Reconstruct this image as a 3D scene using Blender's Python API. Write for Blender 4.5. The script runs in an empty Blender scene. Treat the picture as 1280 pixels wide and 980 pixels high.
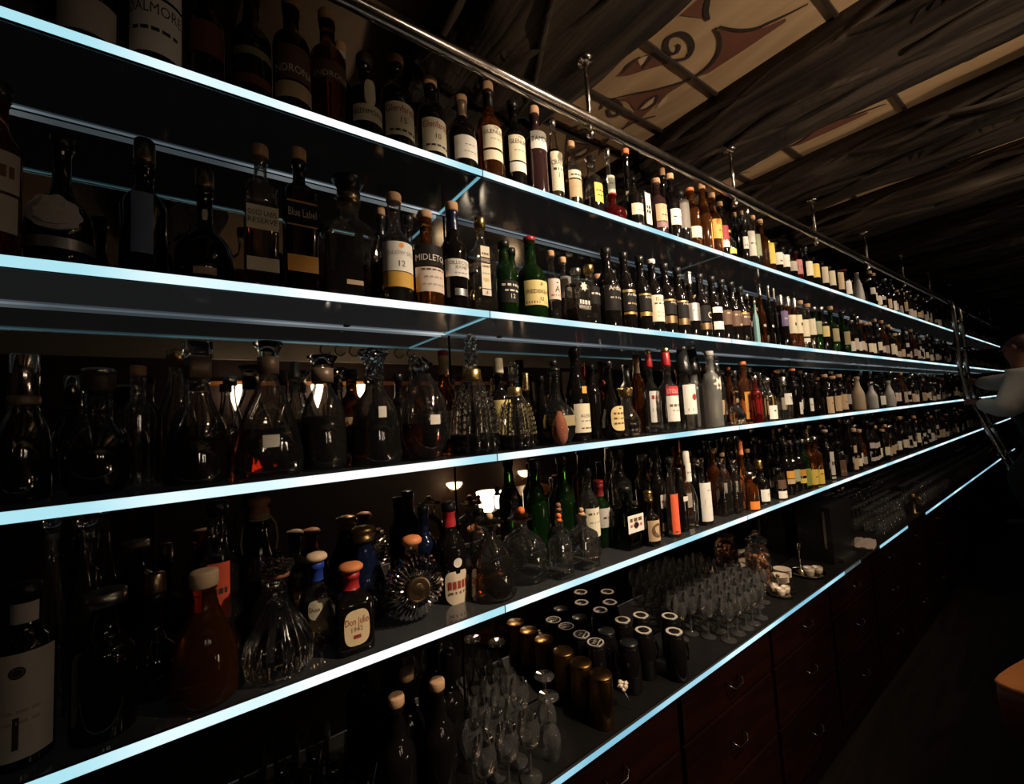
import bpy, math, random
from mathutils import Vector, Matrix
R = random.Random(7)
PI = math.pi
SC = bpy.context.scene
COL = SC.collection
EYE = 1.93                       # lens height above the floor, metres
SHELF = {1: EYE + .711, 2: EYE + .296, 3: EYE - .105, 4: EYE - .510}   # top faces of the lit glass shelves
COUNTER = EYE - 1.016
MIRROR_Y = 1.288
JOINT = .664                     # first joint between shelf panes, then every 1.335 m
PITCH = 1.335

# ------------------------------------------------------------------ materials
MATS = {}
def nodes_of(name):
    m = bpy.data.materials.new(name); m.use_nodes = True
    nt = m.node_tree; nt.nodes.clear()
    out = nt.nodes.new('ShaderNodeOutputMaterial')
    return m, nt, out
def rough_noise(nt, bs, rough, scale, amt):
    tc = nt.nodes.new('ShaderNodeTexCoord'); nz = nt.nodes.new('ShaderNodeTexNoise')
    nz.inputs['Scale'].default_value = scale; nz.inputs['Detail'].default_value = 2
    mr = nt.nodes.new('ShaderNodeMapRange'); mr.inputs['To Min'].default_value = max(0, rough - amt); mr.inputs['To Max'].default_value = rough + amt
    nt.links.new(tc.outputs['Object'], nz.inputs['Vector']); nt.links.new(nz.outputs['Fac'], mr.inputs['Value'])
    nt.links.new(mr.outputs['Result'], bs.inputs['Roughness'])
def pbr(name, col, rough=.4, metal=0., trans=0., ior=1.45, spec=.5, coat=0., var=0., vscale=20.):
    m, nt, out = nodes_of(name)
    b = nt.nodes.new('ShaderNodeBsdfPrincipled')
    b.inputs['Base Color'].default_value = (*col, 1); b.inputs['Metallic'].default_value = metal
    b.inputs['Transmission Weight'].default_value = trans; b.inputs['IOR'].default_value = ior
    b.inputs['Specular IOR Level'].default_value = spec; b.inputs['Coat Weight'].default_value = coat
    b.inputs['Roughness'].default_value = rough
    if name[:4] == 'slab': b.inputs['Emission Color'].default_value = (.92, .96, 1, 1) if name != 'slab_mid' else (1, .97, .93, 1); b.inputs['Emission Strength'].default_value = dict(slab=.0012, slab_bright=.0095, slab_mid=.0038)[name]   # faint emission painted in for grey reflections on the shelf undersides
    if trans == 0: rough_noise(nt, b, rough, 30, rough * .25)
    if var:
        tc = nt.nodes.new('ShaderNodeTexCoord'); nz = nt.nodes.new('ShaderNodeTexNoise'); nz.inputs['Scale'].default_value = vscale
        nz.inputs['Detail'].default_value = 3
        rp = nt.nodes.new('ShaderNodeMix'); rp.data_type = 'RGBA'
        rp.inputs['A'].default_value = (*[c * (1 - var) for c in col], 1); rp.inputs['B'].default_value = (*[min(1, c * (1 + var)) for c in col], 1)
        nt.links.new(tc.outputs['Object'], nz.inputs['Vector']); nt.links.new(nz.outputs['Fac'], rp.inputs['Factor'])
        nt.links.new(rp.outputs['Result'], b.inputs['Base Color'])
    nt.links.new(b.outputs[0], out.inputs[0]); MATS[name] = m; return m
def thin_glass(name, tint, gloss=1.0, rough=.016, haze=.008):
    m, nt, out = nodes_of(name)
    t = nt.nodes.new('ShaderNodeBsdfTransparent'); t.inputs[0].default_value = (*tint, 1)
    g = nt.nodes.new('ShaderNodeBsdfGlossy'); g.inputs['Roughness'].default_value = rough; g.inputs['Color'].default_value = (gloss, gloss, gloss, 1)
    lw = nt.nodes.new('ShaderNodeLayerWeight'); lw.inputs['Blend'].default_value = .28
    mp = nt.nodes.new('ShaderNodeMapRange'); mp.inputs['To Min'].default_value = .06; mp.inputs['To Max'].default_value = .95
    tc = nt.nodes.new('ShaderNodeTexCoord'); nz = nt.nodes.new('ShaderNodeTexNoise'); nz.inputs['Scale'].default_value = 45
    bp = nt.nodes.new('ShaderNodeBump'); bp.inputs['Strength'].default_value = .12; bp.inputs['Distance'].default_value = .004
    nt.links.new(tc.outputs['Object'], nz.inputs['Vector']); nt.links.new(nz.outputs['Fac'], bp.inputs['Height'])
    nt.links.new(bp.outputs[0], g.inputs['Normal'])
    df = nt.nodes.new('ShaderNodeBsdfDiffuse'); df.inputs[0].default_value = (.75, .74, .72, 1)   # pale diffuse share mixed in to imitate light scattered by clear glass
    mh = nt.nodes.new('ShaderNodeMixShader'); mh.inputs['Fac'].default_value = haze
    nt.links.new(t.outputs[0], mh.inputs[1]); nt.links.new(df.outputs[0], mh.inputs[2])
    mx = nt.nodes.new('ShaderNodeMixShader')
    nt.links.new(lw.outputs['Fresnel'], mp.inputs['Value']); nt.links.new(mp.outputs['Result'], mx.inputs['Fac'])
    nt.links.new(mh.outputs[0], mx.inputs[1]); nt.links.new(g.outputs[0], mx.inputs[2]); nt.links.new(mx.outputs[0], out.inputs[0])
    MATS[name] = m; return m
def glow(name, col, strength):
    m, nt, out = nodes_of(name)
    e = nt.nodes.new('ShaderNodeEmission'); e.inputs['Color'].default_value = (*col, 1); e.inputs['Strength'].default_value = strength
    nt.links.new(e.outputs[0], out.inputs[0]); MATS[name] = m; return m
def led(name, ca, cb, sa, sb, scale, lo=.45, hi=.62):
    """light strip whose diodes run unevenly bright along its length"""
    m, nt, out = nodes_of(name)
    tc = nt.nodes.new('ShaderNodeTexCoord'); mp = nt.nodes.new('ShaderNodeMapping'); mp.inputs['Scale'].default_value = (scale, .01, .01)
    nz = nt.nodes.new('ShaderNodeTexNoise'); nz.inputs['Scale'].default_value = 1; nz.inputs['Detail'].default_value = 1
    mr = nt.nodes.new('ShaderNodeMapRange'); mr.inputs['From Min'].default_value = lo; mr.inputs['From Max'].default_value = hi
    mc = nt.nodes.new('ShaderNodeMix'); mc.data_type = 'RGBA'; mc.inputs['A'].default_value = (*ca, 1); mc.inputs['B'].default_value = (*cb, 1)
    ms = nt.nodes.new('ShaderNodeMapRange'); ms.inputs['To Min'].default_value = sa; ms.inputs['To Max'].default_value = sb
    e = nt.nodes.new('ShaderNodeEmission'); L = nt.links
    L.new(tc.outputs['Object'], mp.inputs[0]); L.new(mp.outputs[0], nz.inputs['Vector']); L.new(nz.outputs['Fac'], mr.inputs['Value'])
    L.new(mr.outputs['Result'], mc.inputs['Factor']); L.new(mr.outputs['Result'], ms.inputs['Value'])
    L.new(mc.outputs['Result'], e.inputs['Color']); L.new(ms.outputs['Result'], e.inputs['Strength']); L.new(e.outputs[0], out.inputs[0])
    MATS[name] = m; return m
def wood(name, ca, cb, axis, rough=.6, spec=.3, bump=.5, stretch=14., scale=1.6, fine=1.):
    m, nt, out = nodes_of(name); L = nt.links
    b = nt.nodes.new('ShaderNodeBsdfPrincipled'); b.inputs['Roughness'].default_value = rough; b.inputs['Specular IOR Level'].default_value = spec
    tc = nt.nodes.new('ShaderNodeTexCoord'); mp = nt.nodes.new('ShaderNodeMapping')
    s = [stretch * fine] * 3; s[axis] = scale; mp.inputs['Scale'].default_value = s
    nz = nt.nodes.new('ShaderNodeTexNoise'); nz.inputs['Scale'].default_value = 1.; nz.inputs['Detail'].default_value = 6; nz.inputs['Distortion'].default_value = 1.4
    rp = nt.nodes.new('ShaderNodeValToRGB'); rp.color_ramp.elements[0].position = .38; rp.color_ramp.elements[0].color = (*ca, 1)
    rp.color_ramp.elements[1].position = .66; rp.color_ramp.elements[1].color = (*cb, 1)
    bp = nt.nodes.new('ShaderNodeBump'); bp.inputs['Strength'].default_value = bump; bp.inputs['Distance'].default_value = .03
    L.new(tc.outputs['Object'], mp.inputs[0]); L.new(mp.outputs[0], nz.inputs['Vector']); L.new(nz.outputs['Fac'], rp.inputs[0])
    L.new(rp.outputs[0], b.inputs['Base Color']); L.new(nz.outputs['Fac'], bp.inputs['Height']); L.new(bp.outputs[0], b.inputs['Normal'])
    L.new(b.outputs[0], out.inputs[0]); MATS[name] = m; return m

pbr('g_dark', (.005, .004, .0038), .032, spec=.6)
pbr('g_navy', (.004, .007, .022), .07, spec=.55)
pbr('g_purple', (.030, .013, .014), .06, spec=.6)
pbr('g_ceramic', (.42, .40, .38), .45)
pbr('g_beige', (.42, .32, .22), .6)
pbr('g_turq', (.22, .40, .40), .4)
pbr('g_frost', (.40, .40, .38), .35, trans=.75)
pbr('g_amber', (.40, .12, .03), .03, trans=.93, ior=1.36)
pbr('g_green', (.04, .15, .03), .03, trans=.93, ior=1.36)
pbr('g_green2', (.03, .11, .03), .04, trans=1., ior=1.36)
pbr('g_red', (.34, .02, .02), .04, trans=.9, ior=1.36)
pbr('g_solid', (.93, .93, .93), .02, trans=1., ior=1.5)
pbr('g_rose', (.85, .30, .18), .04, trans=.7, ior=1.5)
thin_glass('g_clear', (.93, .92, .90)); thin_glass('g_smoke', (.55, .54, .52)); thin_glass('g_stem', (.92, .91, .90), 1., .014, .038)
pbr('l_amber', (.55, .22, .05), .02, trans=1., ior=1.33); pbr('l_brown', (.24, .07, .02), .03, trans=1., ior=1.33)
pbr('l_pale', (.80, .62, .36), .02, trans=1., ior=1.33); pbr('l_black', (.004, .003, .003), .05); pbr('l_red', (.36, .07, .03), .02, trans=1., ior=1.33)
pbr('l_clear', (.9, .9, .88), .02, trans=1., ior=1.33)
PAPER = dict(cream=(.74, .66, .49), white=(.76, .72, .66), grey=(.42, .36, .31), greywhite=(.50, .45, .41), tan=(.52, .37, .22), brown=(.10, .03, .02),
    umber=(.10, .05, .03), olive=(.18, .16, .09), yellow=(.80, .58, .10), butter=(.70, .56, .22), butteroval=(.72, .55, .26), floral=(.50, .52, .42),
    mauve=(.24, .13, .14), wine=(.26, .02, .03), ochre=(.66, .30, .05), rose=(.42, .15, .15), sage=(.33, .36, .22), blush=(.68, .55, .48),
    khaki=(.33, .27, .15), violet=(.17, .12, .26), blue=(.12, .16, .26), blacklab=(.014, .012, .012), black=(.012, .011, .011), redlab=(.52, .02, .03),
    redor=(.55, .07, .03), coral=(.85, .13, .05), orange=(.85, .24, .03), oval=(.55, .47, .34), ovalc=(.74, .56, .33), shield=(.62, .50, .36),
    paper=(.68, .62, .54), moss=(.26, .28, .06), amberlab=(.72, .34, .06), goldlab=(.62, .34, .05), shell=(.40, .37, .34), print=(.16, .14, .12))
for k, c in PAPER.items(): pbr('p_' + k, c, .6, var=.07, vscale=60, spec=.5 if k[:5] != 'black' else .12)
for k, c in dict(goldline=(.65, .42, .16), bronzelab=(.34, .22, .12), silver=(.62, .60, .57), steel=(.35, .35, .36), gold=(.70, .48, .17)).items(): pbr('p_' + k, c, .3, .8)
INK = dict(ink=(.03, .025, .02), red=(.36, .03, .02), grey=(.34, .31, .28), pale=(.66, .60, .52), umber=(.14, .07, .03), tan=(.45, .33, .2), rose=(.5, .12, .12),
    orange=(.85, .32, .04), gold=(.62, .42, .14), seal=(.10, .03, .02), wine=(.28, .03, .02), ochre=(.5, .22, .03))
for k, c in INK.items(): pbr('i_' + k, c, .6)
for k, (c, r, mt) in dict(cork=((.50, .29, .16), .8, 0), black=((.010, .010, .010), .28, 0), dark=((.02, .012, .010), .4, 0), white=((.72, .66, .58), .5, 0),
    red=((.38, .02, .025), .35, 0), orange=((.70, .20, .08), .5, 0), gold=((.66, .44, .17), .28, 1), silver=((.66, .64, .60), .25, 1), steel=((.45, .43, .40), .3, 1),
    bronze=((.32, .22, .13), .3, 1), pewter=((.20, .19, .18), .4, 1), wine=((.20, .015, .02), .4, 0), cream=((.66, .56, .38), .6, 0), taupe=((.22, .15, .10), .4, .3),
    navy=((.006, .008, .03), .3, 0), blue=((.02, .05, .30), .35, 0), tan=((.55, .36, .2), .6, 0), brass=((.50, .33, .14), .35, 1), orangewood=((.60, .20, .07), .55, 0),
    woodbrown=((.26, .10, .05), .6, 0), rope=((.30, .22, .13), .9, 0), orangefruit=((.75, .16, .03), .5, 0), darkbrown=((.05, .03, .02), .5, 0), beige=((.42, .32, .22), .6, 0),
    ceramic=((.42, .40, .38), .45, 0), paper=((.68, .62, .54), .6, 0), tanwood=((.52, .30, .16), .6, 0), palewood=((.60, .42, .27), .6, 0)).items(): pbr('c_' + k, c, r, mt, var=.1)
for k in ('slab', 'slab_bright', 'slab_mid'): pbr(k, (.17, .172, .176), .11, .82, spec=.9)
pbr('strip_back', (.02, .02, .02), .5)
led('led_lip', (.10, .24, .30), (.22, .42, .48), .5, .9, 2.)
led('led', (.44, .80, .90), (.95, 1., 1.), .98, 1.15, 2.1, .42, .58)
led('led_counter', (.28, .62, .80), (.62, .93, 1.), .88, 1.08, 1.4)
led('led_dim', (.18, .22, .24), (.34, .42, .46), .3, .5, 5.)
led('led_rear', (.22, .29, .34), (.72, .80, .84), .35, .85, 1.3)
led('led_edge', (.16, .55, .70), (.5, .85, .92), .45, .9, 9.)
led('led_edge_dim', (.25, .30, .32), (.35, .42, .44), .10, .30, 9.)
pbr('chrome', (.62, .58, .54), .12, 1.); pbr('dull_chrome', (.30, .28, .26), .25, 1.)
pbr('rail_steel', (.50, .45, .41), .2, 1.)
pbr('mirror', (.50, .47, .44), .015, 1.)
pbr('black_room', (.012, .010, .009), .7); pbr('seam', (.004, .004, .004), .5)
pbr('counter', (.0055, .005, .0048), .5, spec=.15, var=.3, vscale=8)
wood('mahogany', (.0045, .0010, .0006), (.011, .0021, .0010), 0, .5, .1, .05, 8, 1.)
wood('beam', (.012, .0085, .0065), (.062, .045, .033), 1, .8, .2, .8, 11, .7)
wood('panel', (.36, .235, .13), (.47, .32, .185), 1, .7, .2, .15, 7, 1.2)
pbr('paint_red', (.13, .048, .028), .7, var=.25, vscale=9); pbr('paint_line', (.022, .013, .009), .7); pbr('paint_pale', (.55, .40, .25), .7, var=.1)
wood('floorwood', (.004, .0024, .0015), (.010, .006, .004), 0, .6, .15, .1, 9, 1.)
wood('table_top', (.34, .115, .03), (.46, .17, .05), 0, .35, .4, .05, 6, 2.)
wood('table_side', (.085, .018, .009), (.15, .034, .016), 2, .4, .4, .05, 8, 2.)
pbr('wall_wood', (.030, .014, .009), .6, var=.4, vscale=4); pbr('frieze', (.40, .33, .24), .8, var=.15, vscale=5)
glow('lamp_warm', (1., .70, .38), 14.); glow('lamp_white', (1., .84, .62), 12.); glow('downlight', (1., .86, .66), 30.)
pbr('handle', (.13, .12, .11), .3, 1.); pbr('foilgold', (.24, .125, .04), .30, 1., var=.25, vscale=18); pbr('foilbright', (.85, .45, .12), .35, 1.)
pbr('skin', (.20, .085, .06), .6, spec=.2); pbr('skin2', (.20, .085, .06), .6, spec=.2); pbr('shirt', (.46, .43, .39), .75, var=.08); pbr('cloth_black', (.008, .008, .009), .8); pbr('hair', (.05, .018, .012), .6)
pbr('nuts', (.30, .12, .05), .5, var=.5, vscale=90); pbr('ringpaint', (.42, .36, .30), .5); pbr('linen', (.30, .24, .20), .9); pbr('porcelain', (.58, .47, .36), .3)
pbr('silverware', (.72, .62, .48), .12, 1.)

# ------------------------------------------------------------------ mesh helpers
class MB:
    def __init__(s): s.v = []; s.f = []; s.m = []; s.sm = []
    def add(s, v, f, mi=0, smooth=True):
        o = len(s.v); s.v += v; s.f += [tuple(o + i for i in q) for q in f]; s.m += [mi] * len(f); s.sm += [smooth] * len(f)
    def box(s, c, d, mi=0):
        x, y, z = c; a, b, e = d[0] / 2, d[1] / 2, d[2] / 2
        s.add([(x + i * a, y + j * b, z + k * e) for i in (-1, 1) for j in (-1, 1) for k in (-1, 1)],
              [(0, 1, 3, 2), (4, 6, 7, 5), (0, 4, 5, 1), (2, 3, 7, 6), (0, 2, 6, 4), (1, 5, 7, 3)], mi, False)
    def loft(s, rings, mi=0, cap0=True, cap1=True, smooth=True):
        n = len(rings[0]); v = [p for r in rings for p in r]; f = []
        for i in range(len(rings) - 1):
            for j in range(n):
                k = (j + 1) % n; f.append((i * n + j, i * n + k, (i + 1) * n + k, (i + 1) * n + j))
        if cap0: f.append(tuple(reversed(range(n))))
        if cap1: f.append(tuple((len(rings) - 1) * n + j for j in range(n)))
        s.add(v, f, mi, smooth)
    def lathe(s, prof, n=20, mi=0, c=(0, 0, 0), cap0=True, cap1=True):
        s.loft([[(c[0] + r * math.cos(2 * PI * j / n), c[1] + r * math.sin(2 * PI * j / n), c[2] + z) for j in range(n)] for z, r in prof], mi, cap0, cap1)
    def tube(s, pts, r, n=8, mi=0, closed=False):
        pts = [Vector(p) for p in pts]; rings = []
        for i, p in enumerate(pts):
            t = (pts[min(i + 1, len(pts) - 1)] - pts[max(i - 1, 0)]).normalized()
            u = t.cross(Vector((0, 0, 1)) if abs(t.z) < .9 else Vector((1, 0, 0))).normalized(); w = t.cross(u)
            rr = r[i] if isinstance(r, (list, tuple)) else r
            rings.append([tuple(p + u * rr * math.cos(2 * PI * j / n) + w * rr * math.sin(2 * PI * j / n)) for j in range(n)])
        s.loft(rings, mi)
    def ball(s, c, r, n=12, mi=0, sz=1.):
        s.lathe([(sz * r * -math.cos(PI * i / n), max(.0005, r * math.sin(PI * i / n))) for i in range(n + 1)], 2 * n, mi, c)
    def mesh(s, name, mats):
        me = bpy.data.meshes.new(name); me.from_pydata(s.v, [], s.f)
        for m in mats: me.materials.append(MATS[m])
        me.polygons.foreach_set('material_index', s.m); me.polygons.foreach_set('use_smooth', s.sm); me.update(); return me
    def build(s, name, mats, parent=None, loc=None, rz=0):
        o = bpy.data.objects.new(name, s.mesh(name, [mats] if isinstance(mats, str) else mats)); COL.objects.link(o)
        if parent: o.parent = parent
        if loc: o.location = loc
        if rz: o.rotation_euler.z = rz
        return o
def tag(o, label, cat, group=None):
    o['label'] = label; o['category'] = cat
    if group: o['group'] = group
    return o
def thing(name, label, cat, loc=(0, 0, 0), rz=0, group=None):
    o = bpy.data.objects.new(name, None); COL.objects.link(o); o.location = loc; o.rotation_euler.z = rz; o.empty_display_size = .05
    return tag(o, label, cat, group)
def struct(o):
    o['kind'] = 'structure'; return o
def copy_tree(root, loc, label=None, rz=None):
    r = root.copy(); COL.objects.link(r); r.location = loc
    if rz is not None: r.rotation_euler.z = rz
    if label: r['label'] = label
    for ch in root.children:
        c = ch.copy(); COL.objects.link(c); c.parent = r
        for g in ch.children:
            d = g.copy(); COL.objects.link(d); d.parent = c
    return r

TXT = {}
def text_geo(s):
    """outline of a word as flat triangles: (verts centred, faces, width, height)"""
    if s not in TXT:
        cu = bpy.data.curves.new('word', 'FONT'); cu.body = s; cu.resolution_u = 2; cu.align_x = 'CENTER'
        o = bpy.data.objects.new('word', cu); me = o.to_mesh()
        v = [tuple(q.co) for q in me.vertices]; f = [tuple(p.vertices) for p in me.polygons]
        o.to_mesh_clear(); bpy.data.objects.remove(o); bpy.data.curves.remove(cu)
        x0, x1 = min(p[0] for p in v), max(p[0] for p in v); y0, y1 = min(p[1] for p in v), max(p[1] for p in v)
        TXT[s] = ([(p[0] - (x0 + x1) / 2, p[1] - (y0 + y1) / 2) for p in v], f, x1 - x0, y1 - y0)
    return TXT[s]
def glyphs(s):
    """flat shapes of unit height: words as lettering, dashes as unreadable print, single marks as discs and strokes"""
    if set(s) == {'-'}:
        v = []; f = []; x = 0; rr = random.Random(len(s) * 7)
        for _ in s:
            w = rr.uniform(1.6, 3.2); k = len(v); v += [(x, -.5), (x + w, -.5), (x + w, .5), (x, .5)]; f.append((k, k + 1, k + 2, k + 3)); x += w + .9
        x -= .9; return [(p[0] - x / 2, p[1]) for p in v], f, x
    if s in 'oO*':
        n = 14; v = [(.5 * math.cos(2 * PI * j / n), .5 * math.sin(2 * PI * j / n)) for j in range(n)]
        if s == '*': v = [(p[0] * (1.25 if j % 2 else .75), p[1] * (1.25 if j % 2 else .75)) for j, p in enumerate(v)]
        if s == 'O':
            w = [(p[0] * .7, p[1] * .7) for p in v]; return v + w, [(j, (j + 1) % n, n + (j + 1) % n, n + j) for j in range(n)] + [tuple(n + j for j in range(0, n, 2))], 1.
        return v, [tuple(range(n))], 1.
    v, f, w, h = text_geo(s); return [(p[0] / h, p[1] / h) for p in v], f, w / h

# ------------------------------------------------------------------ bottles
SHAPES = {   # (height fraction of the glass, radius fraction)
 'std': [(0, .86), (.012, .98), (.03, 1), (.62, 1), (.66, .97), (.70, .86), (.735, .66), (.76, .52), (.79, .44), (.93, .40), (.935, .46), (.985, .46), (1, .41)],
 'bord': [(0, .86), (.012, .98), (.03, 1), (.60, 1), (.645, .96), (.68, .82), (.71, .60), (.74, .50), (.79, .45), (.94, .40), (.945, .45), (.99, .45), (1, .40)],
 'burg': [(0, .86), (.012, .98), (.03, 1), (.55, 1), (.60, .97), (.65, .84), (.70, .64), (.75, .48), (.80, .44), (.86, .42), (.93, .36), (.945, .42), (.985, .42), (1, .37)],
 'slope': [(0, .86), (.012, .98), (.03, 1), (.46, 1), (.52, .96), (.60, .82), (.70, .60), (.78, .46), (.86, .40), (.95, .38), (.955, .44), (.99, .44), (1, .38)],
 'squat': [(0, .88), (.012, .98), (.03, 1), (.52, 1), (.58, .98), (.635, .86), (.67, .66), (.70, .46), (.73, .37), (.92, .35), (.93, .42), (.985, .42), (1, .37)],
 'squat2': [(0, .88), (.012, .98), (.03, 1), (.48, 1), (.55, .96), (.61, .82), (.66, .60), (.70, .42), (.74, .36), (.78, .40), (.84, .38), (.93, .32), (.94, .38), (1, .34)],
 'square': [(0, .92), (.012, .99), (.03, 1), (.70, 1), (.74, .95), (.775, .78), (.80, .55), (.82, .40), (.84, .36), (.94, .35), (.95, .42), (1, .38)],
 'squares': [(0, .92), (.015, .99), (.04, 1), (.60, 1), (.66, .94), (.71, .72), (.75, .48), (.79, .36), (.92, .34), (.93, .40), (1, .38)],
 'flask': [(0, .90), (.012, .98), (.03, 1), (.60, 1), (.66, .94), (.71, .78), (.75, .56), (.78, .40), (.81, .32), (.94, .30), (.95, .37), (1, .34)],
 'ballb': [(0, .55), (.02, .68), (.10, .90), (.22, 1), (.34, 1), (.44, .90), (.52, .70), (.57, .48), (.62, .34), (.70, .27), (.92, .26), (.94, .32), (1, .30)],
 'ballb2': [(0, .62), (.02, .74), (.09, .92), (.18, 1), (.26, .98), (.34, .86), (.40, .66), (.45, .44), (.50, .32), (.58, .27), (.93, .24), (.945, .30), (1, .27)],
 'ballb3': [(0, .60), (.02, .72), (.12, .92), (.28, 1), (.44, .98), (.58, .84), (.68, .60), (.74, .44), (.80, .40), (1, .40)],
 'decw': [(0, .80), (.02, .95), (.06, 1), (.45, .98), (.60, .94), (.74, .84), (.84, .68), (.90, .56), (.95, .52), (1, .52)],
 'bell': [(0, .88), (.02, .98), (.05, 1), (.22, .97), (.42, .90), (.55, .79), (.68, .60), (.80, .43), (.90, .35), (.95, .33), (.96, .37), (1, .36)],
 'bellf': [(0, .80), (.02, .94), (.06, 1), (.18, 1), (.36, .90), (.54, .72), (.70, .50), (.80, .34), (.87, .25), (.95, .24), (.96, .29), (1, .28)],
 'bell2': [(0, .82), (.02, .96), (.06, 1), (.20, .99), (.42, .94), (.60, .84), (.72, .68), (.80, .48), (.86, .36), (.95, .34), (.96, .40), (1, .38)],
 'bellr': [(0, .74), (.02, .90), (.08, 1), (.18, 1), (.42, .93), (.60, .80), (.74, .62), (.84, .44), (.90, .34), (.96, .30), (1, .30)],
 'egg': [(0, .34), (.015, .42), (.05, .60), (.14, .82), (.26, .95), (.40, 1), (.54, .97), (.68, .86), (.80, .68), (.90, .48), (.96, .34), (1, .26)],
 'tear': [(0, .46), (.02, .62), (.06, .82), (.13, .97), (.20, 1), (.28, .96), (.38, .80), (.48, .60), (.58, .44), (.70, .33), (.84, .27), (.95, .25), (.96, .31), (1, .29)],
 'decl': [(0, .66), (.03, .80), (.10, .95), (.22, 1), (.36, .94), (.48, .74), (.58, .50), (.68, .36), (.82, .32), (.92, .40), (1, .44)],
 'agave': [(0, .70), (.02, .84), (.08, .96), (.18, 1), (.34, .92), (.50, .70), (.62, .48), (.72, .32), (.84, .24), (.95, .23), (.96, .29), (1, .28)],
 'pyr': [(0, .84), (.02, .97), (.05, 1), (.30, .92), (.55, .76), (.68, .60), (.75, .40), (.80, .26), (.90, .22), (.96, .36), (1, .38)],
 'dome': [(0, .86), (.02, .98), (.05, 1), (.40, 1), (.54, .92), (.66, .72), (.75, .44), (.80, .26), (.90, .21), (.96, .34), (1, .36)],
}
SQ = {'square': 1., 'squares': .95, 'flask': .52, 'bellf': .55}    # depth : width of the shapes that are not round
RIB = {'bellr': (14, .10), 'agave': (12, .10), 'decl': (16, .07), 'cut': (18, .06)}
def ring(shape, r, rmax, z, n, rib=None):
    pts = []; asp = SQ.get(shape)
    k = max(0., min(1., (r / rmax - .40) / .35)) if asp else 0
    for j in range(n):
        t = 2 * PI * (j + .5) / n; c, s = math.cos(t), math.sin(t); q = r
        if rib and r > .30 * rmax: q = r * (1 - rib[1] * (.5 + .5 * math.cos(rib[0] * t)) )
        x, y = q * c, q * s
        if k:
            e = 2 / 7. if shape != 'bellf' else 2 / 3.2
            sx = math.copysign(abs(c) ** e, c) * r; sy = math.copysign(abs(s) ** e, s) * r
            if shape[:6] == 'square': sx *= .90; sy *= .90
            x, y = x * (1 - k) + sx * k, y * (1 - k) + sy * asp * k
        pts.append((x, y, z))
    return pts
def radius_at(shape, t):
    P = SHAPES[shape]
    for (a, ra), (b, rb) in zip(P, P[1:]):
        if t <= b: return ra + (rb - ra) * (t - a) / max(b - a, 1e-6)
    return P[-1][1]
GLASS = {   # glass, liquid, fill
 'dark': ('g_dark', None, 0), 'navy': ('g_navy', None, 0), 'purple': ('g_purple', None, 0), 'ceramic': ('g_ceramic', None, 0), 'beige': ('g_beige', None, 0), 'turq': ('g_turq', None, 0),
 'frost': ('g_frost', None, 0), 'amber': ('g_amber', None, 0), 'green': ('g_green', None, 0), 'green2': ('g_green2', None, 0), 'redglass': ('g_red', None, 0),
 'paleliq': ('g_clear', 'l_pale', .66), 'halfliq': ('g_clear', 'l_brown', .30), 'halfliq2': ('g_clear', 'l_brown', .42), 'halfpale': ('g_clear', 'l_pale', .45), 'clear': ('g_clear', None, 0), 'smoke': ('g_smoke', 'l_brown', .3),
 'smokeliq': ('g_smoke', 'l_black', .45), 'darkliq': ('g_clear', 'l_brown', .62), 'darkred': ('g_clear', 'l_brown', .60), 'darkred2': ('g_clear', 'l_brown', .55), 'darkhalf': ('g_clear', 'l_black', .55),
 'redhalf': ('g_clear', 'l_red', .42), 'darklow': ('g_clear', 'l_black', .24), 'clearlow': ('g_clear', 'l_pale', .4), 'amberlow': ('g_clear', 'l_amber', .36), 'cut': ('g_solid', None, 0), 'cut2': ('g_clear', 'l_amber', .4), 'rosecut': ('g_rose', None, 0)}
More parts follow.
